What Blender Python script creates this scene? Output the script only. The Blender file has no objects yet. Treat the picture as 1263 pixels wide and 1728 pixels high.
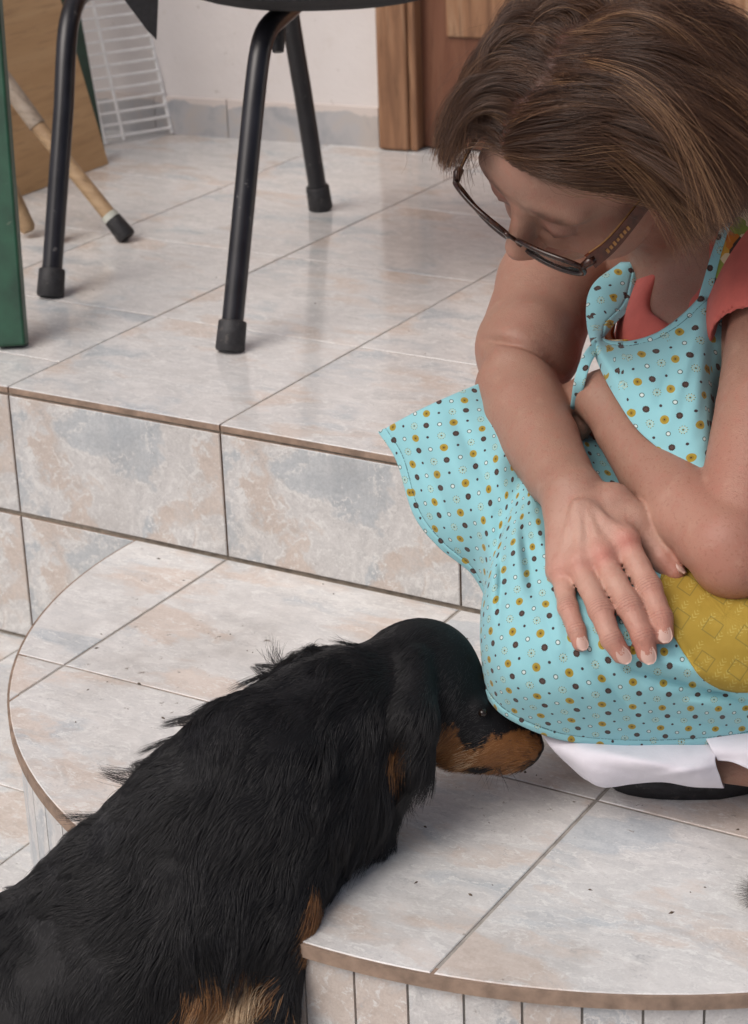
import bpy, bmesh, math, random
import numpy as np
from mathutils import Vector, Matrix
random.seed(7)
rng = np.random.default_rng(7)
scene = bpy.context.scene
COL = scene.collection

# ------------------------------------------------------------------ camera
CAM = np.array([1.62844, -1.85942, 0.83365])
PH_W, PH_H, FPX = 1263.0, 1728.0, 3703.496
AZ, EL, RO = -0.5470, 0.3930, -0.0370
_f = np.array([math.sin(AZ) * math.cos(EL), math.cos(AZ) * math.cos(EL), -math.sin(EL)])
_r0 = np.array([math.cos(AZ), -math.sin(AZ), 0.0])
_u0 = np.cross(_r0, _f)
CR = math.cos(RO) * _r0 + math.sin(RO) * _u0        # camera right
CU = -math.sin(RO) * _r0 + math.cos(RO) * _u0       # camera up
CF = _f                                             # camera forward
CB = -_f

def P(px, py, t):
    """world point on the line of sight through a photo pixel, t metres away along the view axis"""
    return CAM + t * (CF + CR * (px - PH_W / 2) / FPX + CU * (PH_H / 2 - py) / FPX)

def onz(px, py, z):
    d = CF + CR * (px - PH_W / 2) / FPX + CU * (PH_H / 2 - py) / FPX
    return CAM + d * (z - CAM[2]) / d[2]

def proj(A):
    d = np.asarray(A) - CAM
    z = d @ CF
    return PH_W / 2 + FPX * (d @ CR) / z, PH_H / 2 - FPX * (d @ CU) / z, z

cam = bpy.data.cameras.new('camera')
cam_o = bpy.data.objects.new('camera', cam)
COL.objects.link(cam_o)
cam.sensor_fit = 'VERTICAL'
cam.sensor_height = 36.0
cam.lens = FPX * 36.0 / PH_H
cam.clip_start, cam.clip_end = 0.05, 200.0
m = Matrix.Identity(4)
for i in range(3):
    m[i][0], m[i][1], m[i][2], m[i][3] = CR[i], CU[i], CB[i], CAM[i]
cam_o.matrix_world = m
cam.dof.use_dof = True
cam.dof.focus_distance = 1.92
cam.dof.aperture_fstop = 13.0
scene.camera = cam_o

# ------------------------------------------------------------------ light and exposure
SUN_EL, SUN_ROT = math.radians(50), math.radians(200)   # azimuth clockwise from +Y
world = bpy.data.worlds.new('World')
scene.world = world
world.use_nodes = True
wn = world.node_tree
for n in list(wn.nodes):
    wn.nodes.remove(n)
sky = wn.nodes.new('ShaderNodeTexSky')
sky.sky_type = 'NISHITA'
sky.sun_disc = False
sky.sun_elevation, sky.sun_rotation = SUN_EL, SUN_ROT
sky.air_density, sky.dust_density, sky.ozone_density = 0.35, 5.0, 0.6
bg = wn.nodes.new('ShaderNodeBackground')
bg.inputs['Strength'].default_value = 0.10
wo = wn.nodes.new('ShaderNodeOutputWorld')
wn.links.new(sky.outputs[0], bg.inputs[0])
wn.links.new(bg.outputs[0], wo.inputs[0])
sun = bpy.data.lights.new('sun', 'SUN')
sun.energy = 0.9
sun.angle = math.radians(45)
sun.color = (1.0, 0.975, 0.94)
sun_o = bpy.data.objects.new('sun', sun)
COL.objects.link(sun_o)
sd = Vector((math.sin(SUN_ROT) * math.cos(SUN_EL), math.cos(SUN_ROT) * math.cos(SUN_EL), math.sin(SUN_EL)))
sun_o.rotation_euler = sd.to_track_quat('Z', 'Y').to_euler()
sun_o.location = (0, 0, 5)
vs = scene.view_settings
scene.display_settings.display_device = 'sRGB'
vs.view_transform, vs.look, vs.exposure, vs.gamma = 'Standard', 'None', 0.34, 1.0
vs.use_curve_mapping = False
scene.cycles.use_denoising = True
scene.cycles.max_bounces = 8
scene.cycles.transparent_max_bounces = 12

# ------------------------------------------------------------------ helpers
def link(o, parent=None):
    COL.objects.link(o)
    if parent is not None:
        o.parent = parent
    return o

def tag(o, label=None, cat=None, group=None, kind=None):
    if label: o['label'] = label
    if cat: o['category'] = cat
    if group: o['group'] = group
    if kind: o['kind'] = kind
    return o

def empty(name, loc, label, cat, group=None):
    o = bpy.data.objects.new(name, None)
    o.empty_display_size = 0.05
    COL.objects.link(o)
    o.location = loc
    tag(o, label, cat, group)
    return o

def mesh_obj(name, verts, faces, mats, parent=None, smooth=False, origin=None, fmat=None):
    """verts in world coordinates; parent (if any) is an unrotated empty or object: local = world - parent origin"""
    verts = np.asarray(verts, float)
    me = bpy.data.meshes.new(name)
    org = np.zeros(3) if origin is None else np.asarray(origin, float)
    me.from_pydata((verts - org).tolist(), [], [list(map(int, f)) for f in faces])
    for mt in (mats if isinstance(mats, (list, tuple)) else [mats]):
        me.materials.append(mt)
    if fmat is not None:
        me.polygons.foreach_set('material_index', np.asarray(fmat, dtype=np.int32))
    if smooth:
        me.polygons.foreach_set('use_smooth', np.ones(len(me.polygons), dtype=bool))
    me.update()
    o = bpy.data.objects.new(name, me)
    COL.objects.link(o)
    if parent is not None:
        o.parent = parent
        o.location = Vector(org) - wloc(parent)
    else:
        o.location = org
    return o

def wloc(o):
    v = Vector((0, 0, 0))
    while o is not None:
        v += o.location
        o = o.parent
    return v

class MB:
    """collects simple shapes into one mesh"""
    def __init__(s):
        s.v, s.f, s.mi = [], [], []
    def add(s, v, f, mi=0):
        b = len(s.v)
        s.v += [tuple(map(float, q)) for q in v]
        s.f += [[i + b for i in q] for q in f]
        s.mi += [mi] * len(f)
    def tube(s, pts, r, n=12, mi=0, cap=True, sx=1.0):
        pts = np.asarray(pts, float)
        m_ = len(pts)
        r = np.broadcast_to(np.asarray(r, float), (m_,))
        tan = np.gradient(pts, axis=0)
        tan /= np.linalg.norm(tan, axis=1)[:, None] + 1e-12
        a = np.array([0, 0, 1.0]) if abs(tan[0][2]) < 0.9 else np.array([1.0, 0, 0])
        nrm = np.cross(tan[0], a); nrm /= np.linalg.norm(nrm)
        rings = []
        for i in range(m_):
            nrm = nrm - tan[i] * (nrm @ tan[i]); nrm /= np.linalg.norm(nrm)
            bi = np.cross(tan[i], nrm)
            an = np.arange(n) * 2 * math.pi / n
            rings.append(pts[i] + r[i] * (np.cos(an)[:, None] * nrm * sx + np.sin(an)[:, None] * bi))
        v = np.concatenate(rings)
        f = []
        for i in range(m_ - 1):
            for k in range(n):
                k2 = (k + 1) % n
                f.append([i * n + k, i * n + k2, (i + 1) * n + k2, (i + 1) * n + k])
        if cap:
            f.append(list(range(n))[::-1]); f.append([(m_ - 1) * n + k for k in range(n)])
        s.add(v, f, mi)
    def prism(s, poly, z0, z1, bev=0.0, mi_side=0, mi_top=0):
        """vertical prism of a convex polygon (counter-clockwise xy) with a small bevel round its top"""
        poly = np.asarray(poly, float)
        n = len(poly)
        def off(d):
            out = []
            for i in range(n):
                a, b, c = poly[i - 1], poly[i], poly[(i + 1) % n]
                e1 = (b - a) / (np.linalg.norm(b - a) + 1e-9); e2 = (c - b) / (np.linalg.norm(c - b) + 1e-9)
                n1 = np.array([-e1[1], e1[0]]); n2 = np.array([-e2[1], e2[0]])
                k = n1 + n2; k /= max(np.linalg.norm(k), 1e-6)
                out.append(b + k * d / max(k @ n1, 0.4))
            return np.array(out)
        b0 = len(s.v)
        rings = [(poly, z0), (poly, z1 - bev)] + ([(off(bev), z1)] if bev > 0 else [])
        for pp, z in rings:
            s.v += [(float(x), float(y), float(z)) for x, y in pp]
        for k in range(len(rings) - 1):
            for i in range(n):
                j = (i + 1) % n
                s.f.append([b0 + k * n + i, b0 + k * n + j, b0 + (k + 1) * n + j, b0 + (k + 1) * n + i])
                s.mi.append(mi_top if k == 1 else mi_side)
        s.f.append([b0 + (len(rings) - 1) * n + i for i in range(n)]); s.mi.append(mi_top)
        s.f.append([b0 + i for i in range(n)][::-1]); s.mi.append(mi_side)
    def box(s, c, ex, ey, ez, mi=0):
        c, ex, ey, ez = map(lambda q: np.asarray(q, float), (c, ex, ey, ez))
        v = [c + a * ex + b * ey + d * ez for d in (-1, 1) for b in (-1, 1) for a in (-1, 1)]
        s.add(v, [[0, 2, 3, 1], [4, 5, 7, 6], [0, 1, 5, 4], [2, 6, 7, 3], [0, 4, 6, 2], [1, 3, 7, 5]], mi)
    def build(s, name, mats, parent=None, smooth=False, origin=None):
        return mesh_obj(name, s.v, s.f, mats, parent, smooth, origin, s.mi)

def bevel(o, w, seg=2):
    md = o.modifiers.new('bevel', 'BEVEL'); md.width = w; md.segments = seg; md.limit_method = 'ANGLE'
    return o

def smooth_by_angle(o):
    o.data.polygons.foreach_set('use_smooth', np.ones(len(o.data.polygons), dtype=bool))
    try:
        o.data.set_sharp_from_angle(angle=math.radians(40))
    except Exception:
        pass
    return o

def crom(c, n):
    """Catmull-Rom resampling of an array along axis 0 to n samples"""
    c = np.asarray(c, float)
    k = len(c)
    e = np.concatenate([2 * c[:1] - c[1:2], c, 2 * c[-1:] - c[-2:-1]])
    t = np.asarray(n, float) * (k - 1) if np.ndim(n) else np.linspace(0, k - 1, n)
    i = np.clip(np.floor(t).astype(int), 0, k - 2)
    u = (t - i).reshape((-1,) + (1,) * (c.ndim - 1))
    p0, p1, p2, p3 = e[i], e[i + 1], e[i + 2], e[i + 3]
    return 0.5 * (2 * p1 + (p2 - p0) * u + (2 * p0 - 5 * p1 + 4 * p2 - p3) * u ** 2 + (3 * p1 - p0 - 3 * p2 + p3) * u ** 3)

# ------------------------------------------------------------------ materials
class N:
    """small node-tree writer"""
    def __init__(s, name):
        s.m = bpy.data.materials.new(name); s.m.use_nodes = True
        s.t = s.m.node_tree
        s.t.nodes.clear()
        s.out = s.t.nodes.new('ShaderNodeOutputMaterial')
        s.b = s.t.nodes.new('ShaderNodeBsdfPrincipled')
        s.t.links.new(s.b.outputs[0], s.out.inputs[0])
    def n(s, typ, **kw):
        nd = s.t.nodes.new('ShaderNode' + typ)
        for k, v in kw.items():
            if k.startswith('i_'):
                nd.inputs[k[2:].replace('_', ' ')].default_value = v
            else:
                setattr(nd, k, v)
        return nd
    def l(s, a, b):
        s.t.links.new(a, b); return s
    def val(s, sock, v):
        if hasattr(v, 'is_output') or isinstance(v, bpy.types.NodeSocket):
            s.t.links.new(v, sock)
        else:
            sock.default_value = v
    def math(s, op, a, b=0.0, c=0.0, clamp=False):
        nd = s.n('Math', operation=op, use_clamp=clamp)
        s.val(nd.inputs[0], a); s.val(nd.inputs[1], b); s.val(nd.inputs[2], c)
        return nd.outputs[0]
    def vmath(s, op, a, b=(0, 0, 0)):
        nd = s.n('VectorMath', operation=op)
        s.val(nd.inputs[0], a); s.val(nd.inputs[1], b)
        return nd.outputs['Value'] if op in ('LENGTH', 'DISTANCE', 'DOT_PRODUCT') else nd.outputs[0]
    def mix(s, fac, a, b, mode='MIX'):
        nd = s.n('Mix', data_type='RGBA', blend_type=mode)
        nd.clamp_factor = True
        s.val(nd.inputs[0], fac); s.val(nd.inputs[6], a); s.val(nd.inputs[7], b)
        return nd.outputs[2]
    def noise(s, vec, scale, detail=4, rough=0.55, dist=0.0, col=False):
        nd = s.n('TexNoise')
        s.val(nd.inputs['Vector'], vec)
        nd.inputs['Scale'].default_value = scale; nd.inputs['Detail'].default_value = detail
        nd.inputs['Roughness'].default_value = rough; nd.inputs['Distortion'].default_value = dist
        return nd.outputs['Color' if col else 'Fac']
    def ramp(s, fac, stops, interp='LINEAR'):
        nd = s.n('ValToRGB'); cr = nd.color_ramp; cr.interpolation = interp
        while len(cr.elements) < len(stops): cr.elements.new(0.5)
        for e, (p, c) in zip(cr.elements, stops):
            e.position = p; e.color = (c + (1,) if len(c) == 3 else c) if not isinstance(c, (int, float)) else (c, c, c, 1)
        s.val(nd.inputs[0], fac)
        return nd.outputs[0]
    def step(s, v, a, b):
        nd = s.n('MapRange', interpolation_type='SMOOTHSTEP')
        s.val(nd.inputs[0], v)
        nd.inputs[1].default_value, nd.inputs[2].default_value = a, b
        return nd.outputs[0]
    def bump(s, h, strength=0.3, dist=0.002):
        nd = s.n('Bump'); nd.inputs['Strength'].default_value = strength; nd.inputs['Distance'].default_value = dist
        s.val(nd.inputs['Height'], h)
        s.l(nd.outputs[0], s.b.inputs['Normal'])
    def set(s, **kw):
        nm = dict(col='Base Color', rough='Roughness', metal='Metallic', spec='Specular IOR Level', sss='Subsurface Weight',
                  coat='Coat Weight', sheen='Sheen Weight', trans='Transmission Weight', alpha='Alpha', ior='IOR')
        for k, v in kw.items():
            if k == 'col' and isinstance(v, tuple) and len(v) == 3: v = v + (1,)
            s.val(s.b.inputs[nm[k]], v)
        return s.m
    def obj(s): return s.n('TexCoord').outputs['Object']
    def uv(s): return s.n('TexCoord').outputs['UV']

def plain(name, col, rough=0.5, nscale=40, namp=0.12, bump=0.1, metal=0.0, spec=0.5):
    k = N(name)
    o = k.obj()
    a = k.noise(o, nscale, 5)
    c1 = tuple(x * (1 - namp) for x in col); c2 = tuple(min(1, x * (1 + namp)) for x in col)
    k.bump(k.noise(o, nscale * 6, 3), bump, 0.001)
    return k.set(col=k.ramp(a, [(0.3, c1), (0.7, c2)]), rough=rough, metal=metal, spec=spec)

def tile_mat(name, streak, dirt, gloss, wall=False, tone=1.0, prints=4.0, relief=0.12):
    """glazed marbled ceramic: soft grey-blue, cream and beige clouds with pale crackled seams"""
    k = N(name)
    o = k.obj()
    inf = k.n('ObjectInfo')
    mp = k.n('Mapping')
    mp.inputs['Rotation'].default_value = (math.radians(90) if wall else 0, 0, math.radians(35 if wall else streak))
    mp.inputs['Scale'].default_value = (1, 1.15, 1) if wall else (1.0, 2.0, 1.0)
    # the printed picture repeats tile after tile; a few print variants only
    var = k.math('MULTIPLY', k.math('FLOOR', k.math('MULTIPLY', inf.outputs['Random'], prints)), 3.7)
    off = k.n('CombineXYZ'); k.l(var, off.inputs[0]); k.l(var, off.inputs[1]); k.l(var, off.inputs[2])
    k.l(k.vmath('ADD', o, off.outputs[0]), mp.inputs['Vector'])
    v = mp.outputs[0]
    warp = k.vmath('SCALE', k.vmath('SUBTRACT', k.noise(v, 10, 6, 0.62, col=True), (0.5, 0.5, 0.5)))
    warp.node.inputs['Scale'].default_value = 0.17
    w = k.vmath('ADD', v, warp)
    a = k.noise(w, 7.0, 2.5, 0.5)
    b = k.noise(k.vmath('ADD', w, (5.2, 1.3, 2.0)), 6.0, 2.5, 0.5)
    fine = k.noise(w, 85, 6, 0.8)
    mid = k.noise(w, 24, 5, 0.7)
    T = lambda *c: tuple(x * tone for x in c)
    e = 0.012 if wall else 0.03
    am = k.math('ADD', a, k.math('MULTIPLY', k.math('SUBTRACT', mid, 0.5), 0.10))
    bm = k.math('ADD', b, k.math('MULTIPLY', k.math('SUBTRACT', mid, 0.5), 0.10))
    base = k.ramp(mid, [(0.3, T(0.52, 0.525, 0.52)), (0.5, T(0.60, 0.597, 0.585)), (0.7, T(0.69, 0.685, 0.67))])
    mf = k.math('ADD', k.math('MULTIPLY', mid, 0.6), k.math('MULTIPLY', fine, 0.4))
    blue = k.ramp(mf, [(0.36, T(0.36, 0.405, 0.44)), (0.62, T(0.54, 0.575, 0.59))])
    beige = k.ramp(mf, [(0.36, T(0.51, 0.43, 0.37)), (0.62, T(0.66, 0.585, 0.525))])
    s_ = 0.62 if wall else 0.70
    base = k.mix(k.math('MULTIPLY', k.step(am, 0.525, 0.525 + 4 * e), 0.85), base, blue)
    base = k.mix(k.math('MULTIPLY', k.step(bm, 0.505, 0.505 + 4 * e), 0.85), base, beige)
    for src, thr, wdt in ((am, 0.53, 0.022), (bm, 0.51, 0.022), (am, 0.45, 0.018), (bm, 0.45, 0.014), (am, 0.60, 0.010)):
        vd = k.math('ABSOLUTE', k.math('SUBTRACT', src, thr))
        vein = k.math('MULTIPLY', k.math('SUBTRACT', 1.0, k.step(vd, 0.002, wdt)), k.step(fine, 0.47, 0.56))
        base = k.mix(k.math('MULTIPLY', vein, 0.9 if wall else 0.75), base, T(0.74, 0.745, 0.725) + (1,))
    vd2 = k.math('ABSOLUTE', k.math('SUBTRACT', am, 0.500))
    dk = k.math('MULTIPLY', k.math('SUBTRACT', 1.0, k.step(vd2, 0.0, 0.014)), k.step(fine, 0.50, 0.62))
    base = k.mix(k.math('MULTIPLY', dk, 0.55), base, T(0.30, 0.31, 0.32) + (1,))
    grain = k.noise(o, 420, 3, 0.7)
    base = k.mix(0.20, base, k.ramp(grain, [(0.3, (0.3, 0.3, 0.3)), (0.7, (0.85, 0.85, 0.85))]), 'OVERLAY')
    geo = k.n('NewGeometry')
    wd = k.noise(geo.outputs['Position'], 6, 6, 0.65)
    sp = k.step(k.noise(geo.outputs['Position'], 85, 4, 0.6), 0.66, 0.72)
    spm = k.step(k.noise(geo.outputs['Position'], 5, 3, 0.6), 0.42, 0.62)
    base = k.mix(k.math('MULTIPLY', k.step(wd, 0.42, 0.75), dirt), base, (0.23, 0.195, 0.16, 1))
    base = k.mix(k.math('MULTIPLY', k.math('MULTIPLY', sp, spm), min(1.0, dirt * 2.6)), base, (0.13, 0.10, 0.07, 1))
    k.bump(k.math('ADD', k.math('MULTIPLY', wd, 0.6), k.math('MULTIPLY', grain, 0.05)), relief, 0.004)
    rg = k.math('ADD', k.math('MULTIPLY', wd, 0.2), gloss - 0.1)
    return k.set(col=base, rough=rg, spec=0.5)

M = {}
M['tile_floor'] = tile_mat('landing_tile_glaze', 24, 0.10, 0.12, tone=1.04, relief=0.03)
M['tile_step'] = tile_mat('step_tile_glaze', 20, 0.34, 0.42, tone=1.10)
M['tile_ground'] = tile_mat('ground_tile_glaze', 20, 0.30, 0.42)
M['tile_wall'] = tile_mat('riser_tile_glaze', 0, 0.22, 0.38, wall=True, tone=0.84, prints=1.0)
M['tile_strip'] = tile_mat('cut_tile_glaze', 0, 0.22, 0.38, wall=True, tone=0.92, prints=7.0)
M['clay'] = plain('clay_edge', (0.27, 0.195, 0.145), 0.85, 60, 0.3, 0.4)
M['grout'] = plain('grout', (0.24, 0.21, 0.17), 0.95, 90, 0.35, 0.5)
M['grout_pale'] = plain('grout_pale', (0.36, 0.34, 0.31), 0.95, 60, 0.3, 0.5)

def wall_mat():
    k = N('painted_plaster')
    o = k.obj()
    a = k.noise(o, 3.0, 6, 0.6); b = k.noise(o, 26, 5, 0.6)
    c = k.ramp(a, [(0.3, (0.71, 0.675, 0.655)), (0.7, (0.78, 0.75, 0.73))])
    c = k.mix(k.math('MULTIPLY', k.step(k.noise(o, 9, 6, 0.7), 0.57, 0.78), 0.5), c, (0.52, 0.46, 0.38, 1))
    c = k.mix(k.math('MULTIPLY', k.step(k.noise(o, 75, 4, 0.6), 0.68, 0.74), 0.5), c, (0.36, 0.31, 0.26, 1))
    sep = k.n('SeparateXYZ'); k.l(o, sep.inputs[0])
    k.bump(k.math('ADD', b, k.math('MULTIPLY', k.noise(o, 120, 3), 0.3)), 0.45, 0.004)
    return k.set(col=c, rough=0.75, spec=0.3)
M['wall'] = wall_mat()

def skirt_mat():
    k = N('skirting_tile')
    o = k.obj()
    a = k.noise(o, 14, 6, 0.6, 0.6)
    c = k.ramp(a, [(0.3, (0.33, 0.345, 0.37)), (0.5, (0.46, 0.46, 0.465)), (0.65, (0.50, 0.465, 0.435)), (0.8, (0.40, 0.39, 0.39))])
    sep = k.n('SeparateXYZ'); k.l(o, sep.inputs[0])
    h = k.math('ADD', sep.outputs['Z'], k.math('MULTIPLY', k.math('SUBTRACT', k.noise(o, 16, 4, 0.6), 0.5), 0.035))
    c = k.mix(k.step(h, 0.054, 0.057), c, (0.66, 0.60, 0.56, 1))
    k.bump(a, 0.2, 0.002)
    return k.set(col=c, rough=0.45)
M['skirting'] = skirt_mat()

def wood_mat(name, c1, c2, c3, axis=2, sc=1.0, rough=0.55):
    k = N(name)
    o = k.obj()
    mp = k.n('Mapping'); s = [18 * sc] * 3; s[axis] = 1.6 * sc
    mp.inputs['Scale'].default_value = s; k.l(o, mp.inputs['Vector'])
    a = k.noise(mp.outputs[0], 1.6, 7, 0.6, 1.2)
    f = k.noise(mp.outputs[0], 9, 4, 0.6)
    c = k.ramp(a, [(0.28, c1), (0.5, c2), (0.72, c3)])
    c = k.mix(k.math('MULTIPLY', k.step(f, 0.5, 0.75), 0.45), c, tuple(x * 0.45 for x in c1) + (1,))
    k.bump(f, 0.3, 0.002)
    return k.set(col=c, rough=rough)
M['jamb'] = wood_mat('weathered_door_wood', (0.13, 0.062, 0.032), (0.29, 0.15, 0.078), (0.43, 0.28, 0.17))
M['door'] = wood_mat('stained_door_wood', (0.085, 0.030, 0.017), (0.16, 0.062, 0.032), (0.22, 0.10, 0.055))
M['ply'] = wood_mat('plywood', (0.43, 0.26, 0.115), (0.52, 0.325, 0.155), (0.56, 0.365, 0.185), axis=1, sc=0.8, rough=0.5)
M['stick'] = wood_mat('stick_wood', (0.27, 0.17, 0.09), (0.40, 0.27, 0.15), (0.46, 0.33, 0.20), axis=0, sc=1.2)
M['stick_grey'] = wood_mat('weathered_stick_wood', (0.22, 0.17, 0.13), (0.32, 0.26, 0.20), (0.38, 0.32, 0.26), axis=0, sc=1.2)
M['rubber'] = plain('black_rubber', (0.022, 0.022, 0.024), 0.6, 120, 0.4, 0.3)
M['blackmetal'] = plain('black_painted_tube', (0.012, 0.012, 0.015), 0.32, 30, 0.4, 0.05)
M['blackcloth'] = plain('black_cloth', (0.010, 0.010, 0.012), 0.9, 200, 0.4, 0.5)
def chipped(mat, scale, thr, chip, amount):
    t = mat.node_tree; bs = [n for n in t.nodes if n.type == 'BSDF_PRINCIPLED'][0]
    src = bs.inputs['Base Color'].links[0].from_socket
    tc = t.nodes.new('ShaderNodeTexCoord'); nz = t.nodes.new('ShaderNodeTexNoise')
    nz.inputs['Scale'].default_value = scale; nz.inputs['Detail'].default_value = 5; nz.inputs['Roughness'].default_value = 0.7
    t.links.new(tc.outputs['Object'], nz.inputs['Vector'])
    mr = t.nodes.new('ShaderNodeMapRange'); mr.inputs[1].default_value = thr; mr.inputs[2].default_value = thr + 0.03; mr.inputs[4].default_value = amount
    t.links.new(nz.outputs['Fac'], mr.inputs[0])
    mx = t.nodes.new('ShaderNodeMix'); mx.data_type = 'RGBA'
    t.links.new(mr.outputs[0], mx.inputs[0]); t.links.new(src, mx.inputs[6]); mx.inputs[7].default_value = chip + (1,)
    t.links.new(mx.outputs[2], bs.inputs['Base Color'])
chipped(M['blackmetal'], 60, 0.655, (0.20, 0.19, 0.18), 0.6)
chipped(M['rubber'], 90, 0.60, (0.10, 0.09, 0.08), 0.5)
M['green'] = plain('green_paint', (0.014, 0.068, 0.036), 0.42, 25, 0.35, 0.12)
chipped(M['green'], 45, 0.66, (0.10, 0.13, 0.09), 0.6)
M['greendark'] = plain('dark_green_paint', (0.012, 0.050, 0.030), 0.6, 20, 0.4, 0.15)
M['whitewire'] = plain('white_coated_wire', (0.84, 0.84, 0.82), 0.45, 60, 0.08, 0.05)
M['ring'] = plain('pale_ferrule', (0.50, 0.52, 0.46), 0.6, 60, 0.1, 0.1)

# ------------------------------------------------------------------ setting: terrace, steps, ground
TL = 0.30                      # tile size
H1, H2 = 0.162, 0.329          # step top and ground below the landing
TH = 0.008                     # tile thickness
G = 0.0011                     # half joint
# ground: one large sheet
mb = MB()
mb.add([(-30, -30, -H2 - TH + 0.0066), (30, -30, -H2 - TH + 0.0066), (30, 30, -H2 - TH + 0.0066), (-30, 30, -H2 - TH + 0.0066)], [[0, 1, 2, 3]])
ground = tag(mb.build('ground', M['grout_pale']), kind='structure')

def tile_mesh(name, sx, sy, mat):
    b = MB()
    b.prism([(G, G), (sx - G, G), (sx - G, sy - G), (G, sy - G)], 0, TH, 0.0009, 1, 0)
    me = bpy.data.meshes.new(name)
    me.from_pydata(b.v, [], b.f)
    me.materials.append(mat); me.materials.append(M['clay'])
    me.polygons.foreach_set('material_index', np.array(b.mi, dtype=np.int32))
    return me

def put_tile(me, loc, parent, rot=None):
    o = bpy.data.objects.new('tile', me)
    COL.objects.link(o); o.parent = parent
    o.location = Vector(loc) - wloc(parent)
    if rot: o.rotation_euler = rot
    return o

me_g = tile_mesh('ground_tile', TL, TL, M['tile_ground'])
for i in range(-5, 8):
    for j in range(-7, 0):
        put_tile(me_g, (i * TL, j * TL - 0.0, -H2 - TH + random.uniform(-2e-4, 2e-4)), ground)

# landing slab
mb = MB()
mb.prism([(-3, 0.010), (3, 0.010), (3, 3.2), (-3, 3.2)], -H2 - 0.02, -TH + 0.0066)
landing = tag(mb.build('landing_floor', M['grout_pale']), kind='structure')
me_f = tile_mesh('floor_tile', TL, TL, M['tile_floor'])
me_n1 = tile_mesh('floor_tile_narrow', TL, 0.10, M['tile_floor'])
me_n2 = tile_mesh('floor_tile_wide', TL, 0.20, M['tile_floor'])
for i in range(-5, 6):
    for j in range(0, 6):
        z = -TH + random.uniform(-1.5e-4, 1.5e-4)
        if i == -1 and j == 0:
            put_tile(me_n1, (i * TL, 0, z), landing); put_tile(me_n2, (i * TL, 0.10, z), landing)
        else:
            put_tile(me_f, (i * TL, j * TL, z), landing)
# riser face under the landing edge
mb = MB()
mb.prism([(-3, 0.004), (3, 0.004), (3, 0.0098), (-3, 0.0098)], -H2 - 0.01, -TH - 0.0002)
riser = tag(mb.build('landing_riser', M['grout']), kind='structure')
def riser_tile_mesh(name, sx, sz):
    b = MB()
    b.prism([(G, G), (sx - G, G), (sx - G, sz - G), (G, sz - G)], 0, TH, 0.0010, 1, 0)
    v = [(x, -z, y) for x, y, z in b.v]
    me = bpy.data.meshes.new(name); me.from_pydata(v, [], b.f)
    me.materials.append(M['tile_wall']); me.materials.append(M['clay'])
    me.polygons.foreach_set('material_index', np.array(b.mi, dtype=np.int32))
    return me
zr = -TH - 0.0022
me_r1 = riser_tile_mesh('riser_tile', TL, H1 + zr - 0.002)
me_r2 = riser_tile_mesh('riser_tile_low', TL, H2 - H1 - 0.004)
for i in range(-5, 6):
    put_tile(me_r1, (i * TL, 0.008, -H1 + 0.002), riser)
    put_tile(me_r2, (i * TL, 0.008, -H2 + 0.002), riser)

# half-round lower step
SC, SR = np.array([0.78, 0.0]), 0.607
# the mason's curve is not quite a circle: a low-order radius fitted to measured edge points
_e = np.array([(.167, -.011), (.176, -.087), (.192, -.175), (.219, -.251), (.239, -.297), (.276, -.357), (.311, -.405), (.353, -.45), (.387, -.48), (.413, -.497),
               (.453, -.522), (.484, -.536), (.783, -.604), (.835, -.606), (.901, -.604), (.959, -.592), (.998, -.581), (1.06, -.554), (1.128, -.511), (1.36, -.17), (1.375, -.02)])
_a = np.arctan2(_e[:, 1] - SC[1], _e[:, 0] - SC[0]) % (2 * math.pi)
_B = lambda a: np.stack([np.ones_like(a), np.cos(a), np.cos(2 * a), np.cos(3 * a), np.sin(a), np.sin(2 * a)], -1)
_c = np.linalg.lstsq(_B(_a), np.hypot(_e[:, 0] - SC[0], _e[:, 1] - SC[1]), rcond=None)[0]
def rad_at(an): return _B(np.asarray(an, float)) @ _c
def arc(r, n=72, a0=180, a1=360):
    an = np.radians(np.linspace(a0, a1, n + 1))
    rr = rad_at(an) + (r - SR)
    return np.c_[SC[0] + rr * np.cos(an), SC[1] + rr * np.sin(an)]
mb = MB()
mb.prism(np.vstack([arc(SR - 0.010), ]), -H2 - 0.02, -H1 - TH + 0.0066)
step = tag(mb.build('lower_step', M['grout_pale']), kind='structure')
ring = arc(SR - 0.001, 72)
def clip(poly, cpoly):
    out = [np.array(p) for p in poly]
    for i in range(len(cpoly)):
        a, b = cpoly[i], cpoly[(i + 1) % len(cpoly)]
        inp, out = out, []
        if not inp: break
        sd_ = lambda p: (b[0] - a[0]) * (p[1] - a[1]) - (b[1] - a[1]) * (p[0] - a[0])
        for j in range(len(inp)):
            p, q = inp[j - 1], inp[j]
            dp, dq = sd_(p), sd_(q)
            if dq >= 0:
                if dp < 0: out.append(p + (q - p) * dp / (dp - dq))
                out.append(q)
            elif dp >= 0:
                out.append(p + (q - p) * dp / (dp - dq))
    res = []
    for p in out:
        if not res or np.linalg.norm(p - res[-1]) > 0.0015: res.append(p)
    if len(res) > 1 and np.linalg.norm(res[0] - res[-1]) < 0.0015: res.pop()
    return res
cring = ring.copy(); cring[:, 1] = np.minimum(cring[:, 1], -0.0025)
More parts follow.
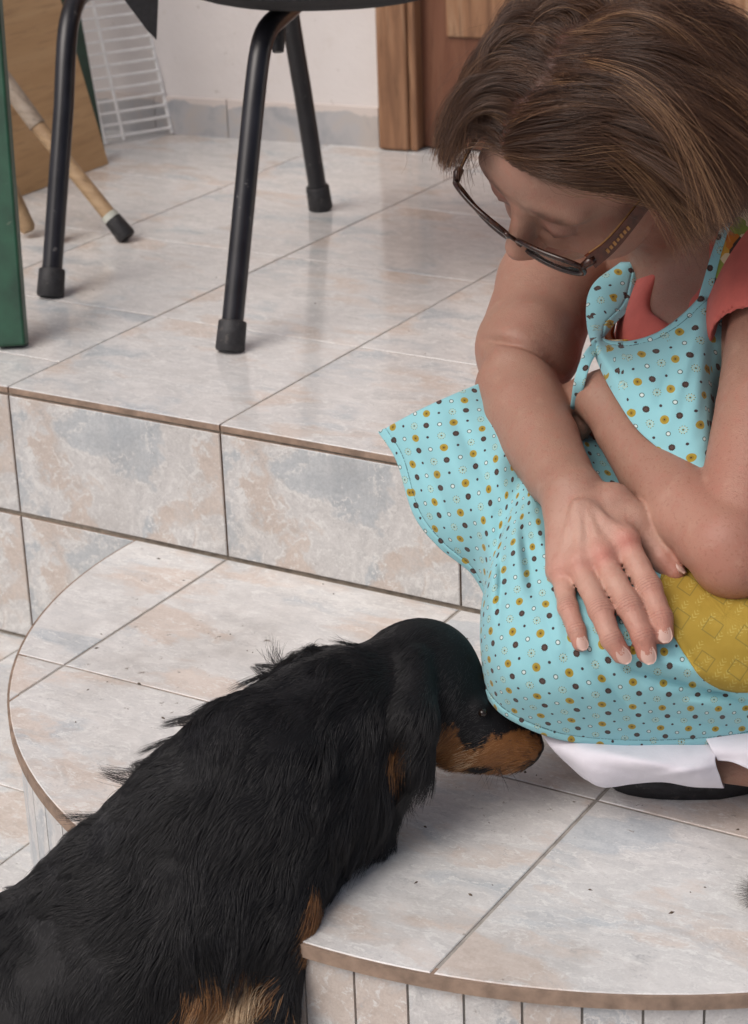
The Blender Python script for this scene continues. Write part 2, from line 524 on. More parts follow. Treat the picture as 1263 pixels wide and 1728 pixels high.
for i in range(0, 6):
    for j in range(-2, 0):
        x0, y0 = i * TL, j * TL
        g = 0.0016
        ylo = y0 + g - (0.03 if j == -2 else 0)
        sq = [(x0 + g, ylo), (x0 + TL - g, ylo), (x0 + TL - g, y0 + TL - g), (x0 + g, y0 + TL - g)]
        pl = clip(sq, cring)
        if len(pl) < 3: continue
        b = MB(); b.prism(np.array(pl), -H1 - TH, -H1 + random.uniform(-2e-4, 2e-4), 0.0009, 1, 0)
        b.build('tile', [M['tile_step'], M['clay']], step, origin=(x0, y0, -H1 - TH))
# unglazed edge band round the step
b = MB()
o1, i1 = arc(SR + 0.0015, 96), arc(SR - 0.0095, 96)
n_ = len(o1)
z0, z1 = -H1 - 0.0135, -H1 - 0.0012
v = [(x, y, z0) for x, y in i1] + [(x, y, z0) for x, y in o1] + [(x, y, z1) for x, y in o1] + [(x, y, z1) for x, y in i1]
f = []
for k in range(n_ - 1):
    for q in range(3):
        f.append([q * n_ + k, q * n_ + k + 1, (q + 1) * n_ + k + 1, (q + 1) * n_ + k])
b.add(v, f)
b.build('edge_strip', M['clay'], step)
# narrow upright tiles round the curved face
DA = 4.42
an0 = 360 - 85.30
ks = range(int((180 - an0) // DA) + 1, int((360 - an0) / DA))
for k in ks:
    a0, a1 = an0 + k * DA, an0 + (k + 1) * DA
    g = math.degrees(0.0011 / SR)
    A0, A1 = math.radians(a0 + g), math.radians(a1 - g)
    r_o, r_i = SR - 0.006, SR - 0.0125
    c0, c1 = np.array([math.cos(A0), math.sin(A0)]), np.array([math.cos(A1), math.sin(A1)])
    d0_, d1_ = rad_at(A0) - SR, rad_at(A1) - SR
    poly = [SC + (r_i + d0_) * c0, SC + (r_o + d0_) * c0, SC + (r_o + d1_) * c1, SC + (r_i + d1_) * c1]
    b = MB(); b.prism(poly, -H2 - 0.001, -H1 - 0.0145, 0.0)
    cen = SC + (r_o + d0_) * (c0 + c1) / 2
    o = b.build('tile', M['tile_strip'], step, origin=(cen[0], cen[1], -H2))

# walls
WA, WB = np.array([-0.204, 1.219]), np.array([-0.585, 1.173])
wd = (WA - WB) / np.linalg.norm(WA - WB); wnrm = np.array([-wd[1], wd[0]])
mb = MB()
p0, p1 = WA - wd * 0.70, WA + wd * 0.002
mb.prism([p0, p1, p1 + wnrm * 0.2, p0 + wnrm * 0.2], -0.05, 2.9)
q0, q1 = WA + wd * 1.05, WA + wd * 3.0
mb.prism([q0, q1, q1 + wnrm * 0.2, q0 + wnrm * 0.2], -0.05, 2.9)
mb.prism([p1, q0, q0 + wnrm * 0.2, p1 + wnrm * 0.2], 2.1, 2.9)
wall = tag(mb.build('wall', M['wall'], origin=(WA[0], WA[1], 0)), kind='structure')
for s_ in range(5):
    a_, b_ = WA - wd * (0.004 + 0.14 * s_), WA - wd * (0.14 * (s_ + 1) + 0.002)
    bb = MB(); nn = wnrm * -0.005
    bb.prism([b_ + nn, a_ + nn, a_ + wnrm * 0.001, b_ + wnrm * 0.001], -0.004, 0.066 + random.uniform(-.002, .002), 0.001)
    bb.build('tile', M['skirting'], wall, origin=(b_[0] + s_ * 0.17, b_[1], 0))
# side wall the board leans on
mb = MB()
s0 = WA - wd * 0.70
mb.prism([(s0[0] - 0.2, 0.35), (s0[0], 0.35), (s0[0], s0[1] + 0.1), (s0[0] - 0.2, s0[1] + 0.1)], -0.05, 2.9)
tag(mb.build('side_wall', M['wall']), kind='structure')

# ------------------------------------------------------------------ door frame and door
def jl(s, d, z): return np.array([*(WA + wd * s - wnrm * d), z])
root = empty('door_frame', jl(0, 0, 0), 'weathered wooden door frame with a worn rounded foot beside the plaster wall', 'door frame')
b = MB(); b.prism([jl(0.003, 0.022, 0)[:2], jl(0.056, 0.022, 0)[:2], jl(0.056, -0.1, 0)[:2], jl(0.003, -0.1, 0)[:2]], 0.001, 2.09)
bevel(b.build('jamb', M['jamb'], root), 0.006, 3)
b = MB(); b.prism([jl(0.0565, 0.016, 0)[:2], jl(0.070, 0.016, 0)[:2], jl(0.070, -0.1, 0)[:2], jl(0.0565, -0.1, 0)[:2]], 0.001, 2.09)
bevel(b.build('moulding', M['jamb'], root), 0.004, 3)
b = MB(); b.prism([jl(0.0705, -0.012, 0)[:2], jl(1.0, -0.012, 0)[:2], jl(1.0, -0.05, 0)[:2], jl(0.0705, -0.05, 0)[:2]], 0.004, 2.05)
dr = b.build('door', M['door'], root)
dr['label'] = 'reddish brown stained door leaf'
b = MB(); b.prism([jl(0.115, -0.006, 0)[:2], jl(0.9, -0.006, 0)[:2], jl(0.9, -0.0125, 0)[:2], jl(0.115, -0.0125, 0)[:2]], 0.185, 0.9)
bevel(b.build('panel', M['jamb'], dr), 0.005, 2)
b = MB(); b.prism([jl(0.95, 0.022, 0)[:2], jl(1.048, 0.022, 0)[:2], jl(1.048, -0.1, 0)[:2], jl(1.003, -0.1, 0)[:2]], 0.001, 2.09)
bevel(b.build('jamb', M['jamb'], root), 0.006, 3)

# ------------------------------------------------------------------ chair
def fz(px, py): return onz(px, py, 0.0)
FR, FL, RR, RL = fz(388, 594), fz(85, 502), fz(542, 354), fz(90, 412)
root = empty('chair', (FR + FL + RR + RL) / 4, 'black tube legged chair standing on the tiled landing, only its lower half in view', 'chair')
def tF(p): return proj(p)[2]
tf, tl, tr, tq = tF(FR), tF(FL), tF(RR), tF(RL)
def leg(foot, path, r=0.0135):
    d = np.array(path[0]) - foot; d /= np.linalg.norm(d)
    k = crom(np.array(path), 14)
    b = MB(); b.tube(np.vstack([[foot + d * 0.03], [foot + d * 0.15], k]), r, 16)
    L = smooth_by_angle(b.build('leg', M['blackmetal'], root))
    b = MB(); b.tube([foot + d * 0.001, foot + d * 0.004, foot + d * 0.036, foot + d * 0.038, foot + d * 0.039], [r * 1.22, r * 1.36, r * 1.30, r * 1.22, r], 16)
    smooth_by_angle(b.build('rubber_foot', M['rubber'], L))
leg(FR, [P(428, 180, tf - 0.01), P(438, 95, tf - 0.005), P(450, 52, tf + 0.01), P(470, 30, tf + 0.05), P(496, 8, tf + 0.13)])
leg(FL, [P(108, 180, tl - 0.01), P(113, 70, tl - 0.005), P(122, 18, tl + 0.01), P(140, -12, tl + 0.04), P(185, -25, tl + 0.12)])
leg(RR, [P(512, 160, tr - 0.09), P(497, 70, tr - 0.14), P(489, 20, tr - 0.17), P(484, -8, tr - 0.19)])
leg(RL, [P(106, 180, tq + 0.02), P(114, 40, tq + 0.0), P(122, -10, tq - 0.02), P(130, -40, tq - 0.03)], 0.0092)
b = MB(); b.tube([P(470, 20, tf + 0.07), P(468, 58, tf + 0.07), P(470, 88, tf + 0.07)], [0.010, 0.0105, 0.007], 12)
smooth_by_angle(b.build('leg_bracket', M['rubber'], root))
# seat shell: rounded pan whose underside sags
sc_ = P(552, -66, tf + 0.12)
ax = np.array([*(CR[:2] / np.linalg.norm(CR[:2])), 0]); ay = np.array([-ax[1], ax[0], 0])
v, f = [], []
nu, nr = 40, 8
for lev, (kz, sgn) in enumerate(((-1, -1), (1, 1))):
    for i in range(nr + 1):
        q = i / nr
        for j in range(nu):
            a = 2 * math.pi * j / nu
            ce, se = math.cos(a), math.sin(a)
            rr = 1 / (abs(ce) ** 3.4 + abs(se) ** 3.4) ** (1 / 3.4)
            x, y = 0.215 * q * rr * ce, 0.215 * q * rr * se
            zz = (-0.034 * (1 - q ** 3) - 0.014 + 0.016 * (x / 0.215) ** 2) if lev == 0 else 0.022 * (1 - q ** 4) + 0.012
            v.append(sc_ + ax * x + ay * y + np.array([0, 0, zz]))
nn = (nr + 1) * nu
for lev in range(2):
    for i in range(nr):
        for j in range(nu):
            q = [lev * nn + i * nu + j, lev * nn + i * nu + (j + 1) % nu, lev * nn + (i + 1) * nu + (j + 1) % nu, lev * nn + (i + 1) * nu + j]
            f.append(q if lev else q[::-1])
for j in range(nu):
    f.append([nr * nu + j, nr * nu + (j + 1) % nu, nn + nr * nu + (j + 1) % nu, nn + nr * nu + j])
seat = mesh_obj('seat', v, f, M['blackcloth'], root, True)
# loose corner of the seat cover hanging down
tc = tf + 0.20
b = MB()
pts = [(196, -20), (268, -30), (266, 20), (264, 66), (248, 50), (224, 18)]
fr = [P(x, y, tc) for x, y in pts]; bk = [P(x, y, tc) + CF * 0.006 for x, y in pts]
b.add(fr + bk, [[5, 4, 3, 2, 1, 0], [6, 7, 8, 9, 10, 11]] + [[i, (i + 1) % 6, 6 + (i + 1) % 6, 6 + i] for i in range(6)])
b.build('seat_cover_corner', M['blackcloth'], seat)

# ------------------------------------------------------------------ board, rack, sticks, green frame
c0, c1 = fz(184, 277), fz(34, 333)
up = (P(128, 85, proj(np.array([-0.597, 0.933, 0.185]))[2]) - c0); up /= np.linalg.norm(up)
along = (c1 - c0); along /= np.linalg.norm(along)
nb = np.cross(along, up); nb /= np.linalg.norm(nb)
if nb[0] > 0: nb = -nb
b = MB(); hl, hw = 0.30, 0.17
b.box(c0 + along * hw + up * (hl + 0.001) + nb * 0.006, along * hw, up * hl, nb * 0.006)
bd = b.build('plywood_board', M['ply'], origin=c0)
tag(bd, 'light brown plywood board leaning against the wall behind the chair leg', 'board')
# white wire rack
ra, rb = fz(178, 245), fz(291, 227)
rt = 0.62
ru = P(254, 60, proj(rb)[2] - 0.045) - rb; ru /= np.linalg.norm(ru)
re_ = (rb - ra); rl = np.linalg.norm(re_); re_ /= rl
root = empty('wire_rack', (ra + rb) / 2, 'white coated wire rack leaning in the corner behind the plywood board', 'rack')
HR = 0.36
lo = 0.012
b = MB()
b.tube([ra + ru * 0.002, ra + ru * HR, rb + ru * HR, rb + ru * 0.002], 0.0036, 8)
b.build('frame', M['whitewire'], root)
rn = np.cross(re_, ru); rn /= np.linalg.norm(rn)
b = MB(); mid = ra + re_ * rl * 0.27
b.tube([mid + rn * 0.004 + ru * 0.004, mid + rn * 0.004 + ru * HR], 0.0026, 8)
b.build('upright_wire', M['whitewire'], root)
wm = None
for k in range(18):
    h_ = lo + k * (HR - lo) / 17.6
    s_ = ra + ru * h_
    if wm is None:
        b = MB(); b.tube([ra * 0, re_ * rl], 0.0025, 6)
        wo_ = b.build('wire', M['whitewire'], root); wm = wo_.data
        wo_.location = Vector(s_ + rn * 0.003) - wloc(root)
    else:
        w2 = bpy.data.objects.new('wire', wm); COL.objects.link(w2); w2.parent = root
        w2.location = Vector(s_ + rn * 0.003) - wloc(root)
# dark green panel behind the rack
b = MB()
up2 = up - along * 0.17; up2 /= np.linalg.norm(up2)
al2 = along - up2 * (along @ up2); al2 /= np.linalg.norm(al2)
ga = c0 - along * 0.024 + nb * 0.030
b.box(ga + al2 * 0.07 + up2 * 0.292, al2 * 0.07, up2 * 0.29, nb * 0.008)
tag(b.build('green_board', M['greendark'], origin=ga), 'dark green board edge showing behind the plywood next to the rack', 'board')

# walking stick with a rubber tip
tip = fz(216, 408) + np.array([0, 0, 0.006])
def stick_pt(px, py, t): return P(px, py, t)
tt = proj(tip)[2]
j1 = P(62, 210, tt + 0.005); top = P(-90, 0, tt + 0.0)
root = empty('walking_stick', tip, 'leaning wooden walking stick with a pale ferrule and black rubber tip', 'stick')
dv = (j1 - tip); L_ = np.linalg.norm(dv); dv /= L_
b = MB(); b.tube([tip + dv * 0.03, tip + dv * (L_ * 0.99)], 0.0108, 14); o = smooth_by_angle(b.build('shaft', M['stick'], root))
b = MB(); b.tube([j1 - dv * 0.002, top], 0.0125, 14); o = smooth_by_angle(b.build('upper_shaft', M['stick_grey'], root)); o['label'] = 'greyer weathered upper length of the stick'
b = MB(); b.tube([tip + dv * 0.030, tip + dv * 0.043], 0.0125, 14); smooth_by_angle(b.build('ferrule', M['ring'], root))
b = MB(); b.tube([tip, tip + dv * 0.003, tip + dv * 0.034], [0.0125, 0.0142, 0.0130], 14); smooth_by_angle(b.build('rubber_tip', M['rubber'], root))
e0 = fz(50, 402) + np.array([0, 0, 0.010]); te = proj(e0)[2]
b = MB(); b.tube([e0, e0 + (P(-60, 150, te) - e0) * 0.03, P(-60, 150, te)], [0.009, 0.0125, 0.0125], 14)
tag(smooth_by_angle(b.build('broom_handle', M['stick'], origin=e0)), 'plain wooden pole end poking out behind the green metal leg', 'pole')

# green metal frame at the left edge
gf = fz(22, 586); tg = proj(gf)[2]
root = empty('green_stand', gf, 'dark green painted metal stand leg with a crossbar at the left edge of the landing', 'stand')
gtop = P(-26, -40, tg - 0.02)
gd = gtop - gf; gh = np.linalg.norm(gd); gd /= gh
ex = ax - gd * (ax @ gd); ex /= np.linalg.norm(ex); ey = np.cross(gd, ex)
b = MB(); b.box(gf + gd * (gh / 2), ex * 0.018, ey * 0.015, gd * (gh / 2 - 0.001))
bevel(b.build('leg', M['green'], root), 0.003)
b = MB(); cb = P(2, 460, tg)
b.box(cb - ex * 0.12 - np.array([0, 0, 0.012]), ex * 0.121 + np.array([0, 0, 0.02]), ey * 0.012, gd * 0.012)
bevel(b.build('crossbar', M['green'], root), 0.002)
b = MB(); b.box(gf - ex * 0.30 + gd * (gh / 2), ex * 0.018, ey * 0.015, gd * (gh / 2 - 0.001))
bevel(b.build('leg', M['green'], root), 0.003)
b = MB()
for q in range(150):
    if q < 105:
        an_, rr_ = random.uniform(math.pi, 2 * math.pi), 0.56 * math.sqrt(random.random())
        p_ = np.array([SC[0] + rr_ * math.cos(an_), SC[1] + rr_ * math.sin(an_) - 0.01, -H1])
    else:
        p_ = np.array([random.uniform(-0.6, 1.0), random.uniform(0.03, 1.1), 0.0])
    s_ = random.uniform(0.0006, 0.0022) * (0.7 if q >= 105 else 1)
    an_ = random.uniform(0, 6.28)
    ex_ = np.array([math.cos(an_), math.sin(an_), 0]) * s_ * random.uniform(0.8, 2.2); ey_ = np.array([-math.sin(an_), math.cos(an_), 0]) * s_ * 0.7
    tp_ = p_ + np.array([0, 0, s_ * 0.8])
    b.add([p_ + ex_, p_ + ey_, p_ - ex_ * 0.8, p_ - ey_ * 1.1, tp_], [[0, 1, 4], [1, 2, 4], [2, 3, 4], [3, 0, 4], [3, 2, 1, 0]])
tag(b.build('crumbs', plain('dry_crumbs', (0.09, 0.065, 0.045), 0.9, 300, 0.5, 0.2)), 'dark crumbs and grit scattered over the tiles', 'grit', kind='stuff')
# ------------------------------------------------------------------ implicit-surface modelling of bodies
class Field:
    def __init__(s, lo, hi, vox):
        s.lo = np.asarray(lo, float); s.vx = vox
        s.n = np.ceil((np.asarray(hi, float) - s.lo) / vox).astype(int) + 1
        s.d = np.full(s.n, 0.2, np.float32)
    def _box(s, lo, hi):
        i0 = np.clip(np.floor((lo - s.lo) / s.vx).astype(int), 0, s.n - 1)
        i1 = np.clip(np.ceil((hi - s.lo) / s.vx).astype(int) + 1, 1, s.n)
        if (i1 <= i0).any(): return None
        g = [(s.lo[a] + s.vx * np.arange(i0[a], i1[a])).astype(np.float32) for a in range(3)]
        return (slice(i0[0], i1[0]), slice(i0[1], i1[1]), slice(i0[2], i1[2])), g[0][:, None, None], g[1][None, :, None], g[2][None, None, :]
    def _blend(s, sl, q, k, sub):
        a = s.d[sl]
        if sub:
            h = np.maximum(k - np.abs(a + q), 0) / k
            s.d[sl] = np.maximum(a, -q) + h * h * k * 0.25
        else:
            h = np.maximum(k - np.abs(a - q), 0) / k
            s.d[sl] = np.minimum(a, q) - h * h * k * 0.25
    def cone(s, a, b, r1, r2, k=0.01, sub=False):
        a, b = np.asarray(a, float), np.asarray(b, float)
        R = max(r1, r2) + k + 3 * s.vx
        bx = s._box(np.minimum(a, b) - R, np.maximum(a, b) + R)
        if bx is None: return
        sl, X, Y, Z = bx
        ab = b - a; L = max(ab @ ab, 1e-12)
        t = np.clip(((X - a[0]) * ab[0] + (Y - a[1]) * ab[1] + (Z - a[2]) * ab[2]) / L, 0, 1)
        q = np.sqrt((X - a[0] - t * ab[0]) ** 2 + (Y - a[1] - t * ab[1]) ** 2 + (Z - a[2] - t * ab[2]) ** 2) - (r1 + (r2 - r1) * t)
        s._blend(sl, q.astype(np.float32), k, sub)
    def chain(s, pts, rs, k=0.01):
        for i in range(len(pts) - 1):
            s.cone(pts[i], pts[i + 1], rs[i], rs[i + 1], k)
    def ell(s, c, axes, rad, k=0.01, sub=False):
        """ellipsoid; axes = three unit vectors"""
        c = np.asarray(c, float); rad = np.asarray(rad, float)
        R = rad.max() + k + 3 * s.vx
        bx = s._box(c - R, c + R)
        if bx is None: return
        sl, X, Y, Z = bx
        k0 = 0; k1 = 0
        for ax_, r_ in zip(axes, rad):
            p_ = (X - c[0]) * ax_[0] + (Y - c[1]) * ax_[1] + (Z - c[2]) * ax_[2]
            k0 = k0 + (p_ / r_) ** 2; k1 = k1 + (p_ / (r_ * r_)) ** 2
        k0 = np.sqrt(k0); k1 = np.sqrt(k1) + 1e-9
        s._blend(sl, (k0 * (k0 - 1) / k1).astype(np.float32), k, sub)
    def mesh(s):
        d = s.d
        neg = (d < 0)
        c = np.zeros(tuple(s.n - 1), np.uint8)
        for i in (0, 1):
            for j in (0, 1):
                for k in (0, 1):
                    c += neg[i:s.n[0] - 1 + i, j:s.n[1] - 1 + j, k:s.n[2] - 1 + k]
        idx = np.argwhere((c > 0) & (c < 8))
        del c
        cor = np.array([(i, j, k) for i in (0, 1) for j in (0, 1) for k in (0, 1)])
        V = np.stack([d[idx[:, 0] + o[0], idx[:, 1] + o[1], idx[:, 2] + o[2]] for o in cor], 1).astype(float)
        acc = np.zeros((len(idx), 3)); cnt = np.zeros(len(idx))
        for a in range(8):
            for b in range(a + 1, 8):
                if np.abs(cor[a] - cor[b]).sum() == 1:
                    m_ = (V[:, a] < 0) != (V[:, b] < 0)
                    t = V[m_, a] / (V[m_, a] - V[m_, b])
                    acc[m_] += cor[a] + (cor[b] - cor[a]) * t[:, None]; cnt[m_] += 1
        verts = s.lo + (idx + acc / cnt[:, None]) * s.vx
        n1 = s.n - 1
        key = (idx[:, 0] * n1[1] + idx[:, 1]) * n1[2] + idx[:, 2]
        faces = []
        for ax_ in range(3):
            o1, o2 = (ax_ + 1) % 3, (ax_ + 2) % 3
            sl0 = [slice(1, -1)] * 3; sl1 = [slice(1, -1)] * 3
            sl0[ax_] = slice(0, -1); sl1[ax_] = slice(1, None)
            x0, x1 = neg[tuple(sl0)], neg[tuple(sl1)]
            e = np.argwhere(x0 != x1)
            fl = x0[x0 != x1]
            off = np.ones(3, int); off[ax_] = 0
            e = e + off
            q = []
            for (p_, r_) in ((1, 1), (0, 1), (0, 0), (1, 0)):
                cc = e.copy(); cc[:, o1] -= p_; cc[:, o2] -= r_
                q.append(np.searchsorted(key, (cc[:, 0] * n1[1] + cc[:, 1]) * n1[2] + cc[:, 2]))
            q = np.stack(q, 1)
            q[~fl] = q[~fl][:, ::-1]
            faces.append(q)
        return verts, np.concatenate(faces)

def fast_mesh(name, verts, faces, mat, parent, smooth=True):
    me = bpy.data.meshes.new(name)
    nf = len(faces)
    me.vertices.add(len(verts)); me.loops.add(nf * 4); me.polygons.add(nf)
    org = np.array(wloc(parent)) if parent is not None else np.zeros(3)
    me.vertices.foreach_set('co', (verts - org).astype(np.float32).ravel())
    me.loops.foreach_set('vertex_index', faces.astype(np.int32).ravel())
    me.polygons.foreach_set('loop_start', np.arange(0, nf * 4, 4, dtype=np.int32))
    me.polygons.foreach_set('loop_total', np.full(nf, 4, dtype=np.int32))
    me.update(calc_edges=True)
    me.validate()
    if smooth:
        me.polygons.foreach_set('use_smooth', np.ones(len(me.polygons), dtype=bool))
    me.materials.append(mat)
    o = bpy.data.objects.new(name, me)
    COL.objects.link(o); o.parent = parent
    return o

def vnormals(o):
    n = np.empty(len(o.data.vertices) * 3, np.float32)
    o.data.vertex_normals.foreach_get('vector', n)
    return n.reshape(-1, 3).astype(float)

def set_color(o, name, col):
    a = o.data.attributes.new(name, 'FLOAT_COLOR', 'POINT')
    c = np.ones((len(col), 4), np.float32); c[:, :3] = col
    a.data.foreach_set('color', c.ravel())

def hair_obj(name, pts, radii, mat, parent, tint=None):
    """pts (n,k,3) world; radii (k,) ; tint (n,) per strand"""
    n, k, _ = pts.shape
    hc = bpy.data.hair_curves.new(name)
    hc.add_curves([k] * n)
    org = np.array(wloc(parent))
    hc.position_data.foreach_set('vector', (pts - org).astype(np.float32).ravel())
    ra = hc.attributes.get('radius') or hc.attributes.new('radius', 'FLOAT', 'POINT')
    ra.data.foreach_set('value', np.broadcast_to(np.asarray(radii, np.float32), (n, k)).ravel())
    if tint is not None:
        ta = hc.attributes.new('tint', 'FLOAT', 'CURVE')
        ta.data.foreach_set('value', tint.astype(np.float32))
    hc.materials.append(mat)
    o = bpy.data.objects.new(name, hc)
    COL.objects.link(o); o.parent = parent
    return o

def sm(x, a, b):
    t = np.clip((x - a) / (b - a), 0, 1)
    return t * t * (3 - 2 * t)

def wave(p, sc, seed, n=5):
    """cheap smooth 3-D noise in about -1..1"""
    r_ = np.random.default_rng(seed)
    out = np.zeros(len(p))
    for i in range(n):
        d = r_.normal(size=3); d *= sc * (0.6 + 0.9 * r_.random()) / np.linalg.norm(d)
        out += np.sin(p @ d + r_.random() * 6.28)
    return out / n * 1.6

# ------------------------------------------------------------------ figure materials
def skin_mat():
    k = N('skin')
    at = k.n('Attribute', attribute_name='tone')
    o = k.obj()
    mo = k.noise(o, 34, 5, 0.6); fr = k.noise(o, 260, 3, 0.5); fk = k.noise(o, 330, 2, 0.5)
    fa_ = k.n('Attribute', attribute_name='freckle')
    c = k.mix(k.step(mo, 0.3, 0.75), k.mix(0.24, at.outputs['Color'], (0.34, 0.125, 0.095, 1)), at.outputs['Color'])
    bl_ = k.noise(o, 95, 4, 0.65)
    c = k.mix(k.math('MULTIPLY', k.step(bl_, 0.48, 0.72), 0.24), c, (0.40, 0.125, 0.09, 1))
    c = k.mix(k.math('MULTIPLY', k.step(k.noise(o, 60, 3), 0.55, 0.75), 0.30), c, (0.47, 0.30, 0.22, 1))
    c = k.mix(k.math('MULTIPLY', k.step(fk, 0.56, 0.72), k.math('MULTIPLY', fa_.outputs['Fac'], 0.5)), c, (0.26, 0.11, 0.07, 1))
    cell = k.n('TexVoronoi'); cell.inputs['Scale'].default_value = 900; k.l(o, cell.inputs['Vector'])
    ws = k.n('Attribute', attribute_name='crease_pos'); ww = k.n('Attribute', attribute_name='crease_amount')
    jig = k.math('MULTIPLY', k.math('SUBTRACT', k.noise(o, 300, 3), 0.5), 0.0022)
    ln = k.math('SINE', k.math('MULTIPLY', k.math('ADD', ws.outputs['Fac'], jig), 2400.0))
    ln = k.math('MULTIPLY', k.step(ln, 0.35, 0.95), ww.outputs['Fac'])
    c = k.mix(k.math('MULTIPLY', ln, 0.38), c, (0.24, 0.085, 0.06, 1))
    h_ = k.math('SUBTRACT', k.math('ADD', k.math('MULTIPLY', cell.outputs['Distance'], 0.5), k.math('MULTIPLY', fr, 0.8)), k.math('MULTIPLY', ln, 1.6))
    k.bump(k.math('ADD', h_, k.math('MULTIPLY', bl_, 0.5)), 0.42, 0.0011)
    k.b.inputs['Subsurface Radius'].default_value = (1.0, 0.35, 0.2)
    k.b.inputs['Subsurface Scale'].default_value = 0.004
    return k.set(col=c, rough=k.math('ADD', 0.40, k.math('MULTIPLY', mo, 0.16)), sss=0.12, spec=0.42)
M['skin'] = skin_mat()

def dots_mat(name, base, shade=None):
    """printed cotton: mustard discs, brown discs, small dots, rings and little bursts on a lattice"""
    k = N(name)
    uv = k.uv()
    wob = k.vmath('SUBTRACT', k.noise(uv, 90, 2, col=True), (0.5, 0.5, 0.5))
    wn_ = k.n('VectorMath', operation='SCALE'); k.l(wob, wn_.inputs[0]); wn_.inputs['Scale'].default_value = 0.0007
    uvw = k.vmath('ADD', uv, wn_.outputs[0])
    S = 0.0112
    th = math.atan2(1, 2)
    per = S * math.sqrt(5)
    mp = k.n('Mapping'); mp.vector_type = 'POINT'
    mp.inputs['Rotation'].default_value = (0, 0, math.radians(-12))
    mp.inputs['Scale'].default_value = (1 / S, 1 / S, 1)
    k.l(uvw, mp.inputs['Vector'])
    def cell(idx):
        # lattice {(i,j): i + 2j = idx mod 5}
        sh = k.vmath('SUBTRACT', mp.outputs[0], (float(idx), 0.0, 0.0))
        sp = k.n('SeparateXYZ'); k.l(sh, sp.inputs[0])
        x, y = sp.outputs[0], sp.outputs[1]
        # basis (1,2)/5 and (2,-1)/5
        a = k.math('MULTIPLY', k.math('ADD', x, k.math('MULTIPLY', y, 2.0)), 0.2)
        b = k.math('MULTIPLY', k.math('SUBTRACT', k.math('MULTIPLY', x, 2.0), y), 0.2)
        fa = k.math('SUBTRACT', k.math('FRACT', k.math('ADD', a, 0.5)), 0.5)
        fb = k.math('SUBTRACT', k.math('FRACT', k.math('ADD', b, 0.5)), 0.5)
        cx = k.n('CombineXYZ'); k.l(fa, cx.inputs[0]); k.l(fb, cx.inputs[1])
        L = k.math('MULTIPLY', k.vmath('LENGTH', cx.outputs[0]), per)
        return L, fa, fb
    col = k.mix(k.noise(uv, 20, 3), tuple(x * 0.94 for x in base) + (1,), tuple(min(1, x * 1.05) for x in base) + (1,))
    e = 0.00014
    inside = lambda L, r: k.math('SUBTRACT', 1.0, k.step(L, r - e, r + e))
    L, fa, fb = cell(0)
    col = k.mix(inside(L, 0.00333), col, (0.37, 0.27, 0.035, 1))
    col = k.mix(inside(L, 0.00177), col, (0.28, 0.19, 0.025, 1))
    col = k.mix(inside(L, 0.00068), col, (0.07, 0.04, 0.02, 1))
    L, fa, fb = cell(1)
    an = k.math('ARCTAN2', fa, fb)
    sc = k.math('ADD', L, k.math('MULTIPLY', k.math('SINE', k.math('MULTIPLY', an, 12.0)), 0.0002))
    col = k.mix(inside(sc, 0.00258), col, (0.055, 0.035, 0.03, 1))
    col = k.mix(k.math('MULTIPLY', inside(L, 0.00122), k.step(k.math('SINE', k.math('MULTIPLY', an, 6.0)), 0.2, 0.8)), col, (0.16, 0.10, 0.09, 1))
    L, fa, fb = cell(2)
    col = k.mix(inside(L, 0.00116), col, (0.05, 0.035, 0.04, 1))
    L, fa, fb = cell(3)
    rg_ = k.math('MULTIPLY', inside(L, 0.00197), k.step(L, 0.00116, 0.00150))
    col = k.mix(inside(L, 0.00129), col, (0.60, 0.68, 0.66, 1))
    col = k.mix(rg_, col, (0.07, 0.12, 0.11, 1))
    L, fa, fb = cell(4)
    an = k.math('ARCTAN2', fa, fb)
    spk = k.step(k.math('SINE', k.math('MULTIPLY', an, 10.0)), 0.1, 0.6)
    ann = k.math('MULTIPLY', inside(L, 0.00320), k.step(L, 0.00129, 0.00163))
    col = k.mix(k.math('MULTIPLY', spk, ann), col, (0.55, 0.57, 0.36, 1))
    tipm = k.math('MULTIPLY', inside(L, 0.00333), k.step(L, 0.00258, 0.00286))
    col = k.mix(k.math('MULTIPLY', spk, tipm), col, (0.14, 0.14, 0.05, 1))
    col = k.mix(inside(L, 0.00082), col, (0.16, 0.15, 0.05, 1))
    ed = k.n('Attribute', attribute_name='hem')
    dh = k.math('ABSOLUTE', k.math('SUBTRACT', ed.outputs['Fac'], 0.0085))
    dash = k.step(k.noise(uv, 600, 1), 0.35, 0.5)
    col = k.mix(k.math('MULTIPLY', k.math('MULTIPLY', k.math('SUBTRACT', 1.0, k.step(dh, 0.0003, 0.0007)), dash), 0.75), col, (0.02, 0.07, 0.08, 1))
    wv = k.n('TexWave', bands_direction='X'); wv.inputs['Scale'].default_value = 700; k.l(uv, wv.inputs['Vector'])
    wv2 = k.n('TexWave', bands_direction='Y'); wv2.inputs['Scale'].default_value = 700; k.l(uv, wv2.inputs['Vector'])
    wr = k.noise(uv, 55, 5, 0.6)
    k.bump(k.math('ADD', k.math('MULTIPLY', k.math('ADD', wv.outputs['Fac'], wv2.outputs['Fac']), 0.06), wr), 0.22, 0.003)
    k.set(col=col, rough=0.85, spec=0.25, sheen=0.15)
    return k.m
M['dots'] = dots_mat('dotted_cotton', (0.27, 0.56, 0.61))

